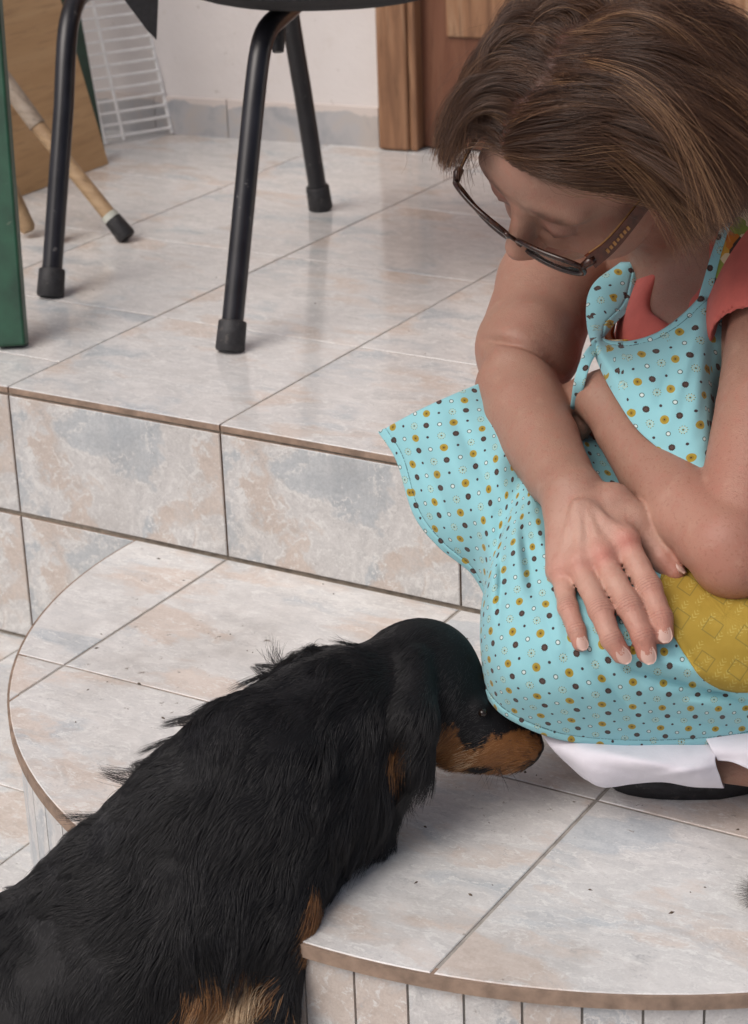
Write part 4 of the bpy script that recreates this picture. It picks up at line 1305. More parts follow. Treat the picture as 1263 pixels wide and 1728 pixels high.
apron = None
CT = [  # one entry per column: hem -> lap
 [(1400,1225,1.862),(1400,1115,1.802),(1400,1000,1.806),(1400,930,1.865),(1400,880,1.95),(1400,800,2.0)],
 [(1263,1247,1.866),(1263,1145,1.806),(1263,1040,1.803),(1263,960,1.86),(1250,900,1.94),(1240,820,2.0)],
 [(1150,1258,1.868),(1150,1155,1.810),(1150,1050,1.805),(1150,960,1.86),(1150,880,1.93),(1150,800,2.0)],
 [(1040,1258,1.870),(1045,1160,1.812),(1050,1060,1.808),(1060,960,1.86),(1070,870,1.93),(1080,780,2.0)],
 [(950,1247,1.872),(960,1160,1.816),(980,1055,1.812),(1000,955,1.868),(1020,850,1.94),(1040,760,2.01)],
 [(884,1224,1.876),(892,1150,1.826),(920,1050,1.825),(960,935,1.878),(990,830,1.95),(1010,745,2.02)],
 [(838,1194,1.890),(845,1125,1.848),(870,1035,1.845),(920,915,1.888),(960,800,1.96),(990,730,2.03)],
 [(816,1150,1.930),(816,1080,1.885),(838,985,1.872),(890,875,1.905),(940,770,1.975),(975,710,2.04)],
 [(826,1090,1.985),(812,1040,1.935),(832,950,1.900),(880,845,1.925),(930,748,1.99),(965,695,2.05)],
 [(830,1035,2.000),(820,1000,1.955),(838,930,1.918),(872,830,1.94),(920,735,2.0),(960,680,2.055)],
 [(800,970,1.995),(812,935,1.960),(832,885,1.930),(865,800,1.95),(910,715,2.01),(950,665,2.06)],
 [(742,922,2.000),(775,880,1.965),(815,825,1.945),(855,755,1.96),(900,695,2.02),(945,650,2.07)],
 [(700,868,2.010),(750,815,1.972),(805,760,1.962),(850,710,1.985),(895,675,2.04),(940,635,2.08)],
 [(671,778,2.020),(728,742,1.990),(790,708,1.985),(845,680,2.01),(890,655,2.06),(935,620,2.09)],
 [(640,729,2.035),(700,696,2.010),(765,666,2.005),(830,640,2.03),(885,625,2.07),(930,610,2.10)],
]
ctrl = [[CT[c][r] for c in range(len(CT))] for r in range(6)]
us = np.concatenate([np.linspace(0, 0.04, 9)[:-1], np.linspace(0.04, 1, 100)])
folds = [((1035, 1092), (1310, 1168), 13, 0.008), ((1062, 1128), (1310, 1196), 7, -0.011), ((1095, 1160), (1310, 1228), 10, 0.006),
         ((1140, 1178), (1290, 1160), 6, -0.006), ((1110, 1205), (1290, 1238), 7, -0.005), ((960, 1130), (1050, 1222), 11, 0.004), ((1000, 1120), (1075, 1205), 8, -0.005),
         ((930, 985), (948, 1095), 9, 0.004), ((848, 930), (842, 1060), 7, -0.006), ((880, 900), (905, 1010), 8, -0.006), ((905, 880), (930, 980), 7, 0.005),
         ((842, 870), (850, 1010), 11, -0.009), ((868, 860), (880, 1000), 10, 0.007), ((815, 880), (828, 980), 9, 0.005), ((900, 760), (925, 900), 12, -0.007),
         ((740, 720), (800, 860), 18, 0.006), ((700, 740), (770, 900), 13, -0.006), ((760, 690), (850, 860), 12, -0.005), ((880, 1080), (930, 1210), 12, -0.004), ((905, 1050), (975, 1200), 14, 0.004)]
apron, SK = sheet('apron', ctrl, us, np.linspace(0, 1, 210), M['dots'], person, folds, hem_row0=True, fan=True)
apron['label'] = 'aqua cotton apron printed with mustard and brown dots'

# mustard pocket sewn on the skirt
poly = np.array([(1290, 930), (1180, 905), (1128, 935), (1112, 985), (1122, 1045), (1150, 1095), (1180, 1140), (1205, 1158), (1232, 1167), (1290, 1168)], float)
cen = np.array([1225, 1040.0])
def ray_poly(a):
    d_ = np.array([math.cos(a), math.sin(a)]); best = 1e9
    for i in range(len(poly)):
        p_, q_ = poly[i], poly[(i + 1) % len(poly)]
        e_ = q_ - p_; den = d_[0] * e_[1] - d_[1] * e_[0]
        if abs(den) < 1e-9: continue
        w_ = p_ - cen
        t_ = (w_[0] * e_[1] - w_[1] * e_[0]) / den; s_ = (w_[0] * d_[1] - w_[1] * d_[0]) / den
        if t_ > 0 and -1e-6 <= s_ <= 1 + 1e-6: best = min(best, t_)
    return best
na, nr_ = 120, 26
sx_, sy_, st_ = SK['px'].ravel(), SK['py'].ravel(), SK['t'].ravel()
sel = (sx_ > 1060) & (sy_ > 860) & (sy_ < 1230)
sx_, sy_, st_ = sx_[sel], sy_[sel], st_[sel]
pv, puv, pq = [], [], []
rad = np.array([ray_poly(2 * math.pi * i / na) for i in range(na)])
rad = np.array([np.mean([rad[(i + k_) % na] for k_ in (-2, -1, 0, 1, 2)]) for i in range(na)])
for i in range(na):
    for j in range(nr_ + 1):
        a = 2 * math.pi * i / na
        x, y = cen[0] + math.cos(a) * rad[i] * j / nr_, cen[1] + math.sin(a) * rad[i] * j / nr_
        dd = (sx_ - x) ** 2 + (sy_ - y) ** 2
        nb_ = np.argpartition(dd, 5)[:5]
        w_ = 1 / (dd[nb_] + 1.0)
        t_ = (st_[nb_] * w_).sum() / w_.sum()
        lift = 0.0022 + 0.0012 * math.exp(-((j / nr_ - 0.93) / 0.05) ** 2)
        pv.append(P(x, y, t_ - lift)); puv.append((x * 0.00066, -y * 0.00066))
for i in range(na):
    for j in range(nr_):
        i2 = (i + 1) % na
        pq.append([i * (nr_ + 1) + j, i2 * (nr_ + 1) + j, i2 * (nr_ + 1) + j + 1, i * (nr_ + 1) + j + 1])
pocket = fast_mesh('pocket', np.array(pv), np.array(pq), M['mustard'], apron)
pocket['label'] = 'mustard yellow patch pocket with leaf sprigs'
ul = pocket.data.uv_layers.new(name='UVMap')
vi = np.empty(len(pocket.data.loops), np.int32); pocket.data.loops.foreach_get('vertex_index', vi)
ul.data.foreach_set('uv', np.array(puv)[vi].astype(np.float32).ravel())
md_ = pocket.modifiers.new('thickness', 'SOLIDIFY'); md_.thickness = 0.0016; md_.offset = 0

# bib
BI = [(1078,443,2.095),(1067,512,2.065),(1034,551,2.035),(1018,573,2.006),(1060,578,1.982),(1110,563,1.966),(1152,533,1.955),(1183,501,1.952),(1191,489,1.958),(1194,480,1.966)]
BO = [(1048,443,2.095),(1000,482,2.070),(990,535,2.050),(1004,598,1.985),(1040,672,1.925),(1094,742,1.893),(1192,798,1.868),(1213,690,1.945),(1233,568,1.958),(1200,498,1.962)]
rows = []
for w_ in (0, 0.3, 0.65, 1.0):
    rows.append([(a[0] + (b[0] - a[0]) * w_, a[1] + (b[1] - a[1]) * w_, a[2] + (b[2] - a[2]) * w_ - 0.022 * math.sin(math.pi * w_) * (0.4 if i < 3 else (0.3 if i > 7 else 1))) for i, (a, b) in enumerate(zip(BI, BO))])
bib, _ = sheet('bib', rows, np.concatenate([np.linspace(0, 0.12, 10)[:-1], np.linspace(0.12, 1, 50)]), np.linspace(0, 1, 110), M['dots'], apron,
               [((1180, 540), (1120, 740), 9, 0.005), ((1150, 560), (1100, 720), 10, -0.004), ((1205, 560), (1180, 740), 9, -0.005), ((1030, 600), (1090, 700), 14, -0.003)], hem_row0=True, seed=11)
# lining seen inside the gaping neckline, straps
lin, _ = sheet('bib_lining', [[(1078,446,2.100),(1066,514,2.072),(1036,548,2.045),(1022,572,2.020),(1060,574,1.995)], [(1066,450,2.105),(1056,510,2.09),(1040,540,2.07),(1038,572,2.06),(1062,580,2.03)]], np.linspace(0, 1, 6), np.linspace(0, 1, 30), M['lining'], apron, noise=0.0003)
stp, _ = sheet('neck_strap', [[(1176,512,1.953),(1186,478,1.948),(1199,435,1.945),(1216,385,1.946),(1236,335,1.954),(1260,270,1.978)],
                              [(1205,505,1.952),(1207,474,1.946),(1218,433,1.941),(1233,384,1.941),(1251,336,1.949),(1273,272,1.973)]], np.linspace(0, 1, 8), np.linspace(0, 1, 40), M['dots'], apron, noise=0.0004)
st2, _ = sheet('strap_lining', [[(1200,508,1.952),(1207,474,1.945),(1217,433,1.940),(1232,384,1.940),(1250,336,1.948),(1272,272,1.972)],
                                [(1208,503,1.950),(1226,478,1.938),(1246,440,1.928),(1266,394,1.928),(1286,346,1.935),(1310,282,1.955)]], np.linspace(0, 1, 8), np.linspace(0, 1, 40), M['lining'], apron, noise=0.0004)
tie, _ = sheet('waist_tie', [[(1004,573,1.985),(984,600,1.968),(970,640,1.965),(962,690,1.99)], [(1014,588,1.980),(998,612,1.963),(987,648,1.960),(978,690,1.99)]], np.linspace(0, 1, 5), np.linspace(0, 1, 20), M['dots'], apron, noise=0.0003)

# coral T-shirt: shell round chest and shoulders
FS = Field(np.minimum(chest, waist) - 0.30, np.maximum(chest, waist) + 0.30, 0.003)
FS.cone(chest, waist, 0.108, 0.103, 0.05); FS.cone(waist, waist * 0.45 + pelvis * 0.55, 0.103, 0.116, 0.05)
FS.cone(P(1128, 425, 2.19), P(1300, 450, 2.03), 0.060, 0.070, 0.04)
FS.cone(P(1180, 600, 2.06), P(1280, 600, 2.0), 0.078, 0.078, 0.05)
FS.cone(SHL, P(1322, 545, 1.93), 0.064, 0.066, 0.02)
FS.cone(HP(-0.03, 0, -0.06), P(1150, 500, 2.02), 0.045, 0.030, 0.01, True)
FS.cone(P(1150, 470, 2.06), P(1135, 545, 1.97), 0.020, 0.010, 0.01, True)
FS.cone(P(1316, 565, 1.925), P(1280, 760, 1.86), 0.056, 0.070, 0.004, True)
FS.cone(P(952, 395, 2.20), P(900, 520, 2.14), 0.052, 0.060, 0.004, True)
FS.d = np.maximum(FS.d, -0.2)
tv, tq_ = FS.mesh()
tq_ = tq_
shirt = fast_mesh('shirt', tv, tq_, M['coral'], person)
shirt['label'] = 'coral red short sleeved top'

# white cropped trousers: the leg folded under, with its slit hem
WT = [[(905,1222,1.905),(960,1228,1.89),(1050,1238,1.885),(1120,1240,1.88),(1180,1240,1.88),(1240,1238,1.88)],
      [(928,1258,1.885),(985,1275,1.862),(1060,1282,1.850),(1120,1284,1.848),(1175,1284,1.85),(1208,1276,1.856)],
      [(962,1292,1.89),(1000,1308,1.868),(1060,1308,1.858),(1120,1310,1.856),(1180,1316,1.858),(1216,1312,1.862)],
      [(992,1316,1.905),(1020,1328,1.89),(1070,1322,1.886),(1120,1319,1.885),(1170,1327,1.886),(1222,1329,1.886)],
      [(1000,1300,1.96),(1040,1312,1.95),(1080,1308,1.95),(1120,1306,1.95),(1180,1312,1.95),(1222,1318,1.95)]]
tr1, _ = sheet('trousers', WT, np.linspace(0, 1, 50), np.linspace(0, 1, 80), M['white'], person, [((980, 1262), (1160, 1300), 9, 0.004), ((1100, 1312), (1215, 1290), 7, 0.004), ((1000, 1290), (1120, 1315), 9, -0.003)], noise=0.0008, seed=21, relax=False)
tr1['label'] = 'white cropped trouser leg with a slit hem'
FP_ = Field(np.minimum(pelvis, P(1150, 1075, 1.80)) - 0.17, np.maximum(pelvis, hipR) + 0.17, 0.004)
FP_.cone(waist * 0.35 + pelvis * 0.65, pelvis, 0.112, 0.124, 0.04)
FP_.cone(hipL, P(1165, 1070, 1.905), 0.090, 0.066, 0.03); FP_.cone(hipR, P(1150, 880, 2.08), 0.088, 0.072, 0.03)
sv_, sf_ = FP_.mesh()
fast_mesh('trouser_seat', sv_, sf_, M['white'], tr1)
WF = [[(1180,1225,1.875),(1240,1225,1.87),(1300,1225,1.87),(1400,1230,1.87)], [(1200,1262,1.856),(1245,1264,1.85),(1300,1265,1.848),(1400,1280,1.85)], [(1212,1283,1.858),(1236,1286,1.853),(1266,1299,1.85),(1330,1330,1.86)]]
tr2, _ = sheet('trouser_flap', WF, np.linspace(0, 1, 20), np.linspace(0, 1, 30), M['white'], tr1, noise=0.0006, seed=23, relax=False)
# sandal
b = MB()
so = onz(1165, 1312, -H1)
pl = []
for i in range(28):
    a = 2 * math.pi * i / 28
    x = 0.095 * math.copysign(abs(math.cos(a)) ** 0.75, math.cos(a)); y = (0.042 if x > -0.02 else 0.034) * math.copysign(abs(math.sin(a)) ** 0.75, math.sin(a))
    pl.append((so + fx * (x - 0.02) + fy * y)[:2])
b.prism(pl, -H1 + 0.0006, -H1 + 0.021, 0.004)
sandal = b.build('sandal', M['rubber'], person, True)
b = MB()
b.tube(crom(np.array([so + fx * 0.03 + fy * 0.04 + [0, 0, 0.018], so + fx * 0.03 + fy * 0.028 + [0, 0, 0.050], so + fx * 0.03 + [0, 0, 0.060], so + fx * 0.03 - fy * 0.028 + [0, 0, 0.050], so + fx * 0.03 - fy * 0.04 + [0, 0, 0.018]]), 16), 0.006, 8)
b.build('sandal_strap', M['rubber'], sandal, True)

# ---- glasses
kk = N('tortoise_frame'); oo = kk.obj()
M['frame'] = kk.set(col=kk.ramp(kk.noise(oo, 160, 4, 0.6, 1.0), [(0.35, (0.012, 0.006, 0.005)), (0.62, (0.040, 0.014, 0.008)), (0.8, (0.13, 0.04, 0.013))]), rough=0.22)
M['temple'] = plain('amber_temple', (0.085, 0.022, 0.010), 0.25, 120, 0.4, 0.02)
M['gold'] = plain('gold_trim', (0.36, 0.19, 0.07), 0.35, 100, 0.2, 0.05, metal=0.7)
kk = N('lens')
kk.t.nodes.remove(kk.b)
tr_ = kk.n('BsdfTransparent'); tr_.inputs[0].default_value = (0.90, 0.86, 0.84, 1)
gl_ = kk.n('BsdfGlossy'); gl_.inputs['Roughness'].default_value = 0.02
fre = kk.n('Fresnel'); fre.inputs[0].default_value = 1.5
mx_ = kk.n('MixShader'); ad_ = kk.math('ADD', fre.outputs[0], 0.06); kk.l(ad_, mx_.inputs[0]); kk.l(tr_.outputs[0], mx_.inputs[1]); kk.l(gl_.outputs[0], mx_.inputs[2])
kk.l(mx_.outputs[0], kk.out.inputs[0]); M['lens'] = kk.m
glasses = empty('glasses', HP(0.11, 0, -0.012), None, None)
glasses.parent = person; glasses.location = Vector(HP(0.11, 0, -0.012)) - wloc(person)
def lens_pt(sg, a, off=0.0):
    ce, se = math.cos(a), math.sin(a)
    rr = 1 / (abs(ce) ** 2.7 + abs(se) ** 2.7) ** (1 / 2.7)
    l_ = 0.0392 + (0.0330 + off) * rr * ce; u_ = -0.016 + (0.0185 + off) * rr * se + 0.004 * ce
    f_ = 0.117 - 1.7 * max(l_ - 0.012, 0) ** 2 * 1.8 + 0.10 * (u_ + 0.016)
    return HP(f_, l_ * sg, u_ - 0.006)
for sg in (1, -1):
    pts = [lens_pt(sg, a) for a in np.linspace(0, 2 * math.pi, 41)]
    b = MB(); b.tube(pts, 0.0025, 8, cap=False); b.build('rim', M['frame'], glasses, True)
    b = MB(); ring_ = [lens_pt(sg, a, -0.0006) for a in np.linspace(0, 2 * math.pi, 41)[:-1]]
    c_ = np.mean(ring_, 0) + Fv * 0.0012
    b.add([c_] + ring_, [[0, 1 + i, 1 + (i + 1) % 40] for i in range(40)])
    b.add([c_ - Fv * 0.0012] + [q - Fv * 0.0012 for q in ring_], [[0, 1 + (i + 1) % 40, 1 + i] for i in range(40)])
    b.build('lens', M['lens'], glasses, True)
    h0 = HP(0.099, 0.0755 * sg, -0.012); h1 = HP(0.070, 0.0815 * sg, -0.011); h2 = HP(0.0, 0.083 * sg, -0.006); h3 = HP(-0.020, 0.083 * sg, -0.022)
    cp = crom(np.array([h0, h1, h2, h3]), 20)
    b = MB()
    v_ = []
    for i, c in enumerate(cp):
        hgt = 0.0080 - 0.0034 * i / 19
        tan_ = cp[min(i + 1, 19)] - cp[max(i - 1, 0)]; tan_ /= np.linalg.norm(tan_)
        s_ = np.cross(tan_, Uv); s_ /= np.linalg.norm(s_)
        up_ = Uv * 0.9 - Lv * 0.43 * sg; up_ = up_ / np.linalg.norm(up_); s_ = np.cross(tan_, up_); s_ /= np.linalg.norm(s_)
        v_ += [c + up_ * hgt + s_ * 0.0014, c - up_ * hgt + s_ * 0.0014, c - up_ * hgt - s_ * 0.0014, c + up_ * hgt - s_ * 0.0014]
    f_ = [[3, 2, 1, 0], [76, 77, 78, 79]]
    for i in range(19):
        for k_ in range(4):
            f_.append([i * 4 + k_, i * 4 + (k_ + 1) % 4, i * 4 + 4 + (k_ + 1) % 4, i * 4 + 4 + k_])
    b.add(v_, f_)
    tm = b.build('temple', M['temple'], glasses)
    b = MB(); b.tube([cp[q] + up_ * (0.0080 - 0.0034 * q / 19 + 0.0004) for q in range(1, 16)], 0.0007, 6); b.build('gold_trim', M['gold'], tm)
    mid_ = cp[5]; td_ = cp[8] - cp[4]; td_ /= np.linalg.norm(td_); sn_ = np.cross(td_, up_); sn_ /= np.linalg.norm(sn_); sn_ *= np.sign(sn_ @ (Lv * sg))
    b = MB()
    for q in range(7):
        b.box(mid_ + td_ * (0.0042 * q - 0.004) + sn_ * 0.0016 - up_ * 0.0008, td_ * 0.0012, up_ * (0.0022, 0.0018, 0.0022, 0.0014, 0.0022, 0.0018, 0.0020)[q], sn_ * 0.0004)
    b.build('gold_marks', M['gold'], tm)
    b = MB(); b.tube([lens_pt(sg, 0.25), h0 + Uv * 0.001, cp[1]], [0.003, 0.0042, 0.004], 8); b.build('hinge', M['frame'], glasses, True)
b = MB(); b.tube(crom(np.array([lens_pt(1, math.pi * 0.9), HP(0.120, 0, -0.008), lens_pt(-1, math.pi * 0.9)]), 9), 0.0019, 8); b.build('bridge', M['frame'], glasses, True)

# ---- hair of the head
def make_hair(n, seed):
    r_ = np.random.default_rng(seed)
    # roots over the scalp
    a = r_.normal(size=(n * 4, 3)); a /= np.linalg.norm(a, axis=1)[:, None]
    rt = a * np.array([0.098, 0.077, 0.089]) + np.array([0, 0, 0.012])
    f, l, u = rt.T
    hairline = 0.057 - 4.0 * np.clip(np.abs(l) - 0.02, 0, 1) ** 2 * 3
    ok = np.where(f > 0.02, u > hairline + 0.25 * np.clip(0.085 - f, 0, 1) * -1.2, np.where(f > -0.02, u > -0.01, u > -0.055))
    rt = rt[ok][:n]
    return rt
PART = -0.014
def grow(rt, seed, K=26, length=0.27):
    r_ = np.random.default_rng(seed)
    n = len(rt)
    gv = np.array([np.array([0, 0, -1.0]) @ Fv, np.array([0, 0, -1.0]) @ Lv, np.array([0, 0, -1.0]) @ Uv])
    side = np.where(rt[:, 1] > PART + 0.006 * np.sin(rt[:, 0] * 70) + r_.normal(size=n) * 0.0045, 1.0, -1.0)
    front = sm(rt[:, 0], 0.03, 0.085)
    back = sm(-rt[:, 0], 0.0, 0.07)
    cl1 = np.stack([wave(rt, 150, seed + i) for i in range(3)], 1)
    cl2 = np.stack([wave(rt, 420, seed + 10 + i) for i in range(3)], 1)
    cl3 = np.stack([wave(rt, 260, seed + 40 + i) for i in range(3)], 1)
    d = np.zeros((n, 3))
    d[:, 1] = side * (1.0 - 0.5 * back)
    d[:, 0] = -0.30 + 0.55 * front * (side < 0) - 0.25 * front * (side > 0) - 0.7 * back
    d[:, 2] = 0.70 - 0.35 * front
    d += cl1 * 0.30 + cl2 * 0.16 + r_.normal(size=(n, 3)) * 0.05
    d /= np.linalg.norm(d, axis=1)[:, None]
    lay = r_.random(n) ** 0.8
    puff = (0.004 + 0.028 * lay) * np.where(side < 0, 0.35, 1.0)
    reach = np.abs(rt[:, 1] - PART) + np.clip(0.05 - rt[:, 2], 0, 1) * 0.7
    L = np.where(side < 0, 0.102 - 0.45 * reach, 0.235 - 0.85 * reach) * (0.86 + 0.20 * r_.random(n)) * (1 - 0.2 * front) * (1 - 0.50 * back * (side > 0))
    L = np.clip(L, 0.045, 1)
    # front strands on her left stop at the temple and curve back under the rest
    stepl = L / (K - 1)
    p = rt.copy(); out = [p.copy()]
    R0 = np.array([0.098, 0.077, 0.089])
    for k in range(1, K):
        s_ = k / (K - 1)
        comb = np.zeros((n, 3))
        comb[:, 1] = side * 0.5 * (1 - s_); comb[:, 0] = np.where(side > 0, -0.60 - 0.80 * front * (1 - 0.6 * s_), 0.15 - 0.25 * front)
        d = d + gv * (0.10 + 0.27 * s_) + comb * 0.26 + cl1 * 0.045 + cl2 * 0.07 * s_ + cl3 * 0.05 * math.sin(9 * s_)
        d /= np.linalg.norm(d, axis=1)[:, None]
        p = p + d * stepl[:, None]
        # keep outside the head, on a shell that swells away from the root
        sh = R0 + (puff * sm(np.full(n, s_), 0.0, 0.35))[:, None]
        q = (p - np.array([0, 0, 0.012])) / sh
        e = np.linalg.norm(q, axis=1)
        lowmask = p[:, 2] > -0.075
        ins = (e < 1) & lowmask
        q2 = q / e[:, None] * sh + np.array([0, 0, 0.012])
        # tangential direction after contact
        nrm_ = q / sh; nrm_ /= np.linalg.norm(nrm_, axis=1)[:, None]
        dd = (d * nrm_).sum(1)
        d = np.where((ins & (dd < 0))[:, None], d - nrm_ * dd[:, None], d)
        d /= np.linalg.norm(d, axis=1)[:, None]
        p = np.where(ins[:, None], q2, p)
        out.append(p + cl2 * 0.002 * s_)
    o = np.stack(out, 1)
    W_ = HC + o[..., :1] * Fv + o[..., 1:2] * Lv + o[..., 2:] * Uv
    # the bob is cut along two lines: jaw to nape on her left, temple level on her right
    def cut(W_, A_, B_, rag, mask):
        nrm_ = np.cross(B_ - A_, CF); nrm_ /= np.linalg.norm(nrm_)
        if nrm_ @ CU > 0: nrm_ = -nrm_
        sgn = (W_ - A_) @ nrm_ - (r_.normal(size=n) * rag + cl2[:, 1] * rag)[:, None]
        sgn[~mask] = -1
        over = sgn > 0; over[:, 0] = False
        first = np.where(over.any(1), over.argmax(1), K - 1)
        fr = np.maximum(first, 3) / (K - 1)
        tt = np.linspace(0, 1, K)[None, :] * fr[:, None] * (K - 1)
        i0 = np.clip(np.floor(tt).astype(int), 0, K - 2); w_ = (tt - i0)[..., None]
        ar_ = np.arange(n)[:, None]
        return W_[ar_, i0] * (1 - w_) + W_[ar_, i0 + 1] * w_
    W_ = cut(W_, P(1125, 448, 1.90), P(1263, 325, 1.92), 0.005, side > 0)
    W_ = cut(W_, P(735, 284, 1.90), P(800, 322, 1.90), 0.004, side < 0)
    return W_, cl1, cl2, lay
roots = make_hair(34000, 5)
hp, cl1, cl2, lay = grow(roots, 17)
tint = np.clip(0.30 + 0.20 * cl1[:, 0] + 0.20 * cl2[:, 1] + rng.normal(size=len(roots)) * 0.13 + 0.10 * lay, 0, 1)
tint = np.where((cl1[:, 1] > 0.62) & (lay > 0.5), np.clip(tint + 0.22, 0, 1), tint)
tint = np.where((cl2[:, 2] > 0.55) & (lay > 0.35), np.clip(tint + 0.35, 0, 1), tint)
K_ = hp.shape[1]
hair = hair_obj('hair', hp, np.linspace(0.00015, 0.00007, K_), M['hair'], person, tint)
hair['label'] = 'brown bobbed hair with lighter streaks'
# stray flyaway hairs
fr_ = roots[rng.integers(0, len(roots), 500)]
fp, *_ = grow(fr_, 91)
fp = fp + np.cumsum(rng.normal(size=fp.shape) * 0.0012, axis=1) + (np.linspace(0, 1, K_) ** 1.5)[None, :, None] * rng.normal(size=(500, 1, 3)) * 0.014
hair_obj('stray_hair', fp, np.linspace(0.00010, 0.00005, K_), M['hair'], person, np.full(500, 0.6))

# ------------------------------------------------------------------ dog
dp = onz(470, 1900, -H2)
dog = empty('dog', dp, 'black and tan long haired dog sniffing under the hem of the apron', 'dog')
spine = [P(-120, 1800, 1.85), P(40, 1700, 1.832), P(218, 1540, 1.822), P(345, 1405, 1.822), P(436, 1320, 1.84), P(560, 1225, 1.885), P(690, 1160, 1.92)]
rs_ = [0.082, 0.084, 0.072, 0.066, 0.068, 0.059, 0.045]
allp = np.array(spine + [P(900, 1260, 1.9), dp, P(-250, 1950, 1.83)])
FD = Field(allp.min(0) - 0.13, allp.max(0) + 0.12, 0.003)
FD.chain(spine, rs_, 0.03)
FD.cone(P(40, 1800, 1.80), P(330, 1560, 1.80), 0.075, 0.070, 0.03)        # belly
FD.cone(P(440, 1400, 1.845), P(560, 1330, 1.885), 0.070, 0.050, 0.03)        # chest
FD.cone(P(620, 1300, 1.905), P(560, 1380, 1.885), 0.034, 0.036, 0.03)        # ruff under the throat
FD.ell(P(715, 1140, 1.925), (CR, CU, CB), (0.050, 0.050, 0.046), 0.02)       # skull
mz = (P(890, 1250, 1.925) - P(765, 1205, 1.925)); mz /= np.linalg.norm(mz)
FD.cone(P(755, 1198, 1.925), P(812, 1228, 1.922), 0.040, 0.032, 0.02)
FD.cone(P(812, 1232, 1.922), P(876, 1256, 1.924), 0.030, 0.0215, 0.012)
FD.cone(P(770, 1262, 1.925), P(850, 1277, 1.925), 0.020, 0.013, 0.012)       # lower jaw
FD.ell(P(806, 1196, 1.893), (CR, CU, CB), (0.010, 0.009, 0.007), 0.006)      # brow
FD.cone(P(700, 1120, 1.885), P(694, 1215, 1.856), 0.017, 0.024, 0.005)       # hanging ear
FD.cone(P(694, 1215, 1.856), P(706, 1295, 1.860), 0.024, 0.013, 0.005)
FD.cone(P(690, 1120, 1.965), P(760, 1230, 1.972), 0.014, 0.012, 0.012)
# forelegs: upper arm, forearm, wrist, paw with toes
def foreleg(sh, el, wr_, paw, r0, r1, r2):
    FD.cone(sh, el, r0, r1, 0.03); FD.cone(el, wr_, r1 * 0.9, r2, 0.012); FD.cone(wr_, paw + np.array([0, 0, 0.02]), r2, r2 * 0.95, 0.01)
    hd = Fv * 0 + np.array([mz[0], mz[1], 0]); hd /= np.linalg.norm(hd); sd_ = np.array([-hd[1], hd[0], 0])
    FD.cone(paw + np.array([0, 0, 0.016]), paw + hd * 0.025 + np.array([0, 0, 0.014]), 0.017, 0.015, 0.01)
    for q in range(4):
        b0 = paw + hd * 0.026 + sd_ * (0.0165 - 0.011 * q) + np.array([0, 0, 0.012])
        FD.cone(b0, b0 + hd * (0.020 if q in (1, 2) else 0.014), 0.0095, 0.0085, 0.004)
pawR = onz(462, 1905, -H2); pawL = onz(560, 1845, -H2) * 0 + onz(330, 1800, -H2)
foreleg(P(420, 1430, 1.83), P(470, 1540, 1.795), P(456, 1740, 1.785), pawR, 0.066, 0.032, 0.021)
foreleg(P(470, 1430, 1.88), P(488, 1530, 1.845), P(470, 1660, 1.86), onz(430, 1800, -H2), 0.05, 0.028, 0.020)
for (hx, kn, hk, pw) in ((P(-90, 1760, 1.80), P(40, 1860, 1.775), P(-60, 1960, 1.80), onz(20, 2060, -H2)), (P(-150, 1690, 1.89), P(-70, 1760, 1.88), P(-170, 1830, 1.92), onz(-110, 1890, -H2))):
    FD.cone(hx, kn, 0.065, 0.040, 0.03); FD.cone(kn, hk, 0.034, 0.018, 0.012); FD.cone(hk, pw + np.array([0, 0, 0.02]), 0.018, 0.018, 0.01)
    hd = np.array([mz[0], mz[1], 0]); hd /= np.linalg.norm(hd)
    FD.cone(pw + np.array([0, 0, 0.015]), pw + hd * 0.035 + np.array([0, 0, 0.013]), 0.017, 0.014, 0.01)
FD.chain([P(-150, 1770, 1.84), P(-230, 1740, 1.86), P(-300, 1660, 1.88)], [0.03, 0.02, 0.012], 0.02)
dv_, df_ = FD.mesh()
M['dogskin'] = None
k = N('dog_hide'); at = k.n('Attribute', attribute_name='coat'); M['dogskin'] = k.set(col=at.outputs['Color'], rough=0.6, spec=0.2)
dbody = fast_mesh('body', dv_, df_, M['dogskin'], dog)
dn = vnormals(dbody)
# where the coat is tan
def ellw(p, c, axes, rad):
    q = 0
    for a_, r_ in zip(axes, rad): q = q + (((p - c) @ a_) / r_) ** 2
    return q
tan_zones = [(P(800, 1272, 1.905), (mz, np.cross(mz, CB) / np.linalg.norm(np.cross(mz, CB)), CB), (0.052, 0.025, 0.040)),
             (P(870, 1262, 1.905), (CR, CU, CB), (0.024, 0.016, 0.040)),
             (P(672, 1262, 1.868), ((CR * 0.35 + CU * 0.94), (CR * 0.94 - CU * 0.35), CB), (0.020, 0.011, 0.030)),
             (P(385, 1672, 1.78), (CR, CU, CB), (0.036, 0.026, 0.07)),
             (P(440, 1850, 1.79), (CR, CU, CB), (0.04, 0.07, 0.06)),
             (P(532, 1530, 1.85), (CR, CU, CB), (0.009, 0.030, 0.10)),
             (P(480, 1640, 1.87), (CR, CU, CB), (0.025, 0.05, 0.02))]
def is_tan(p, jit):
    t_ = np.zeros(len(p), bool)
    for c, a_, r_ in tan_zones: t_ |= ellw(p, c, a_, r_) < 1 + jit
    # a black blaze runs down the bridge in front of the eye
    t_ &= ~(ellw(p, P(800, 1225, 1.885), (CR, CU, CB), (0.014, 0.022, 0.03)) < 1 + jit)
    t_ &= ~(ellw(p, P(812, 1301, 1.905), (CR, CU, CB), (0.012, 0.004, 0.025)) < 1 + jit)
    return t_
tv_ = is_tan(dv_, rng.normal(size=len(dv_)) * 0.08)
set_color(dbody, 'coat', np.where(tv_[:, None], np.array([0.20, 0.085, 0.028]), np.array([0.006, 0.006, 0.007])))

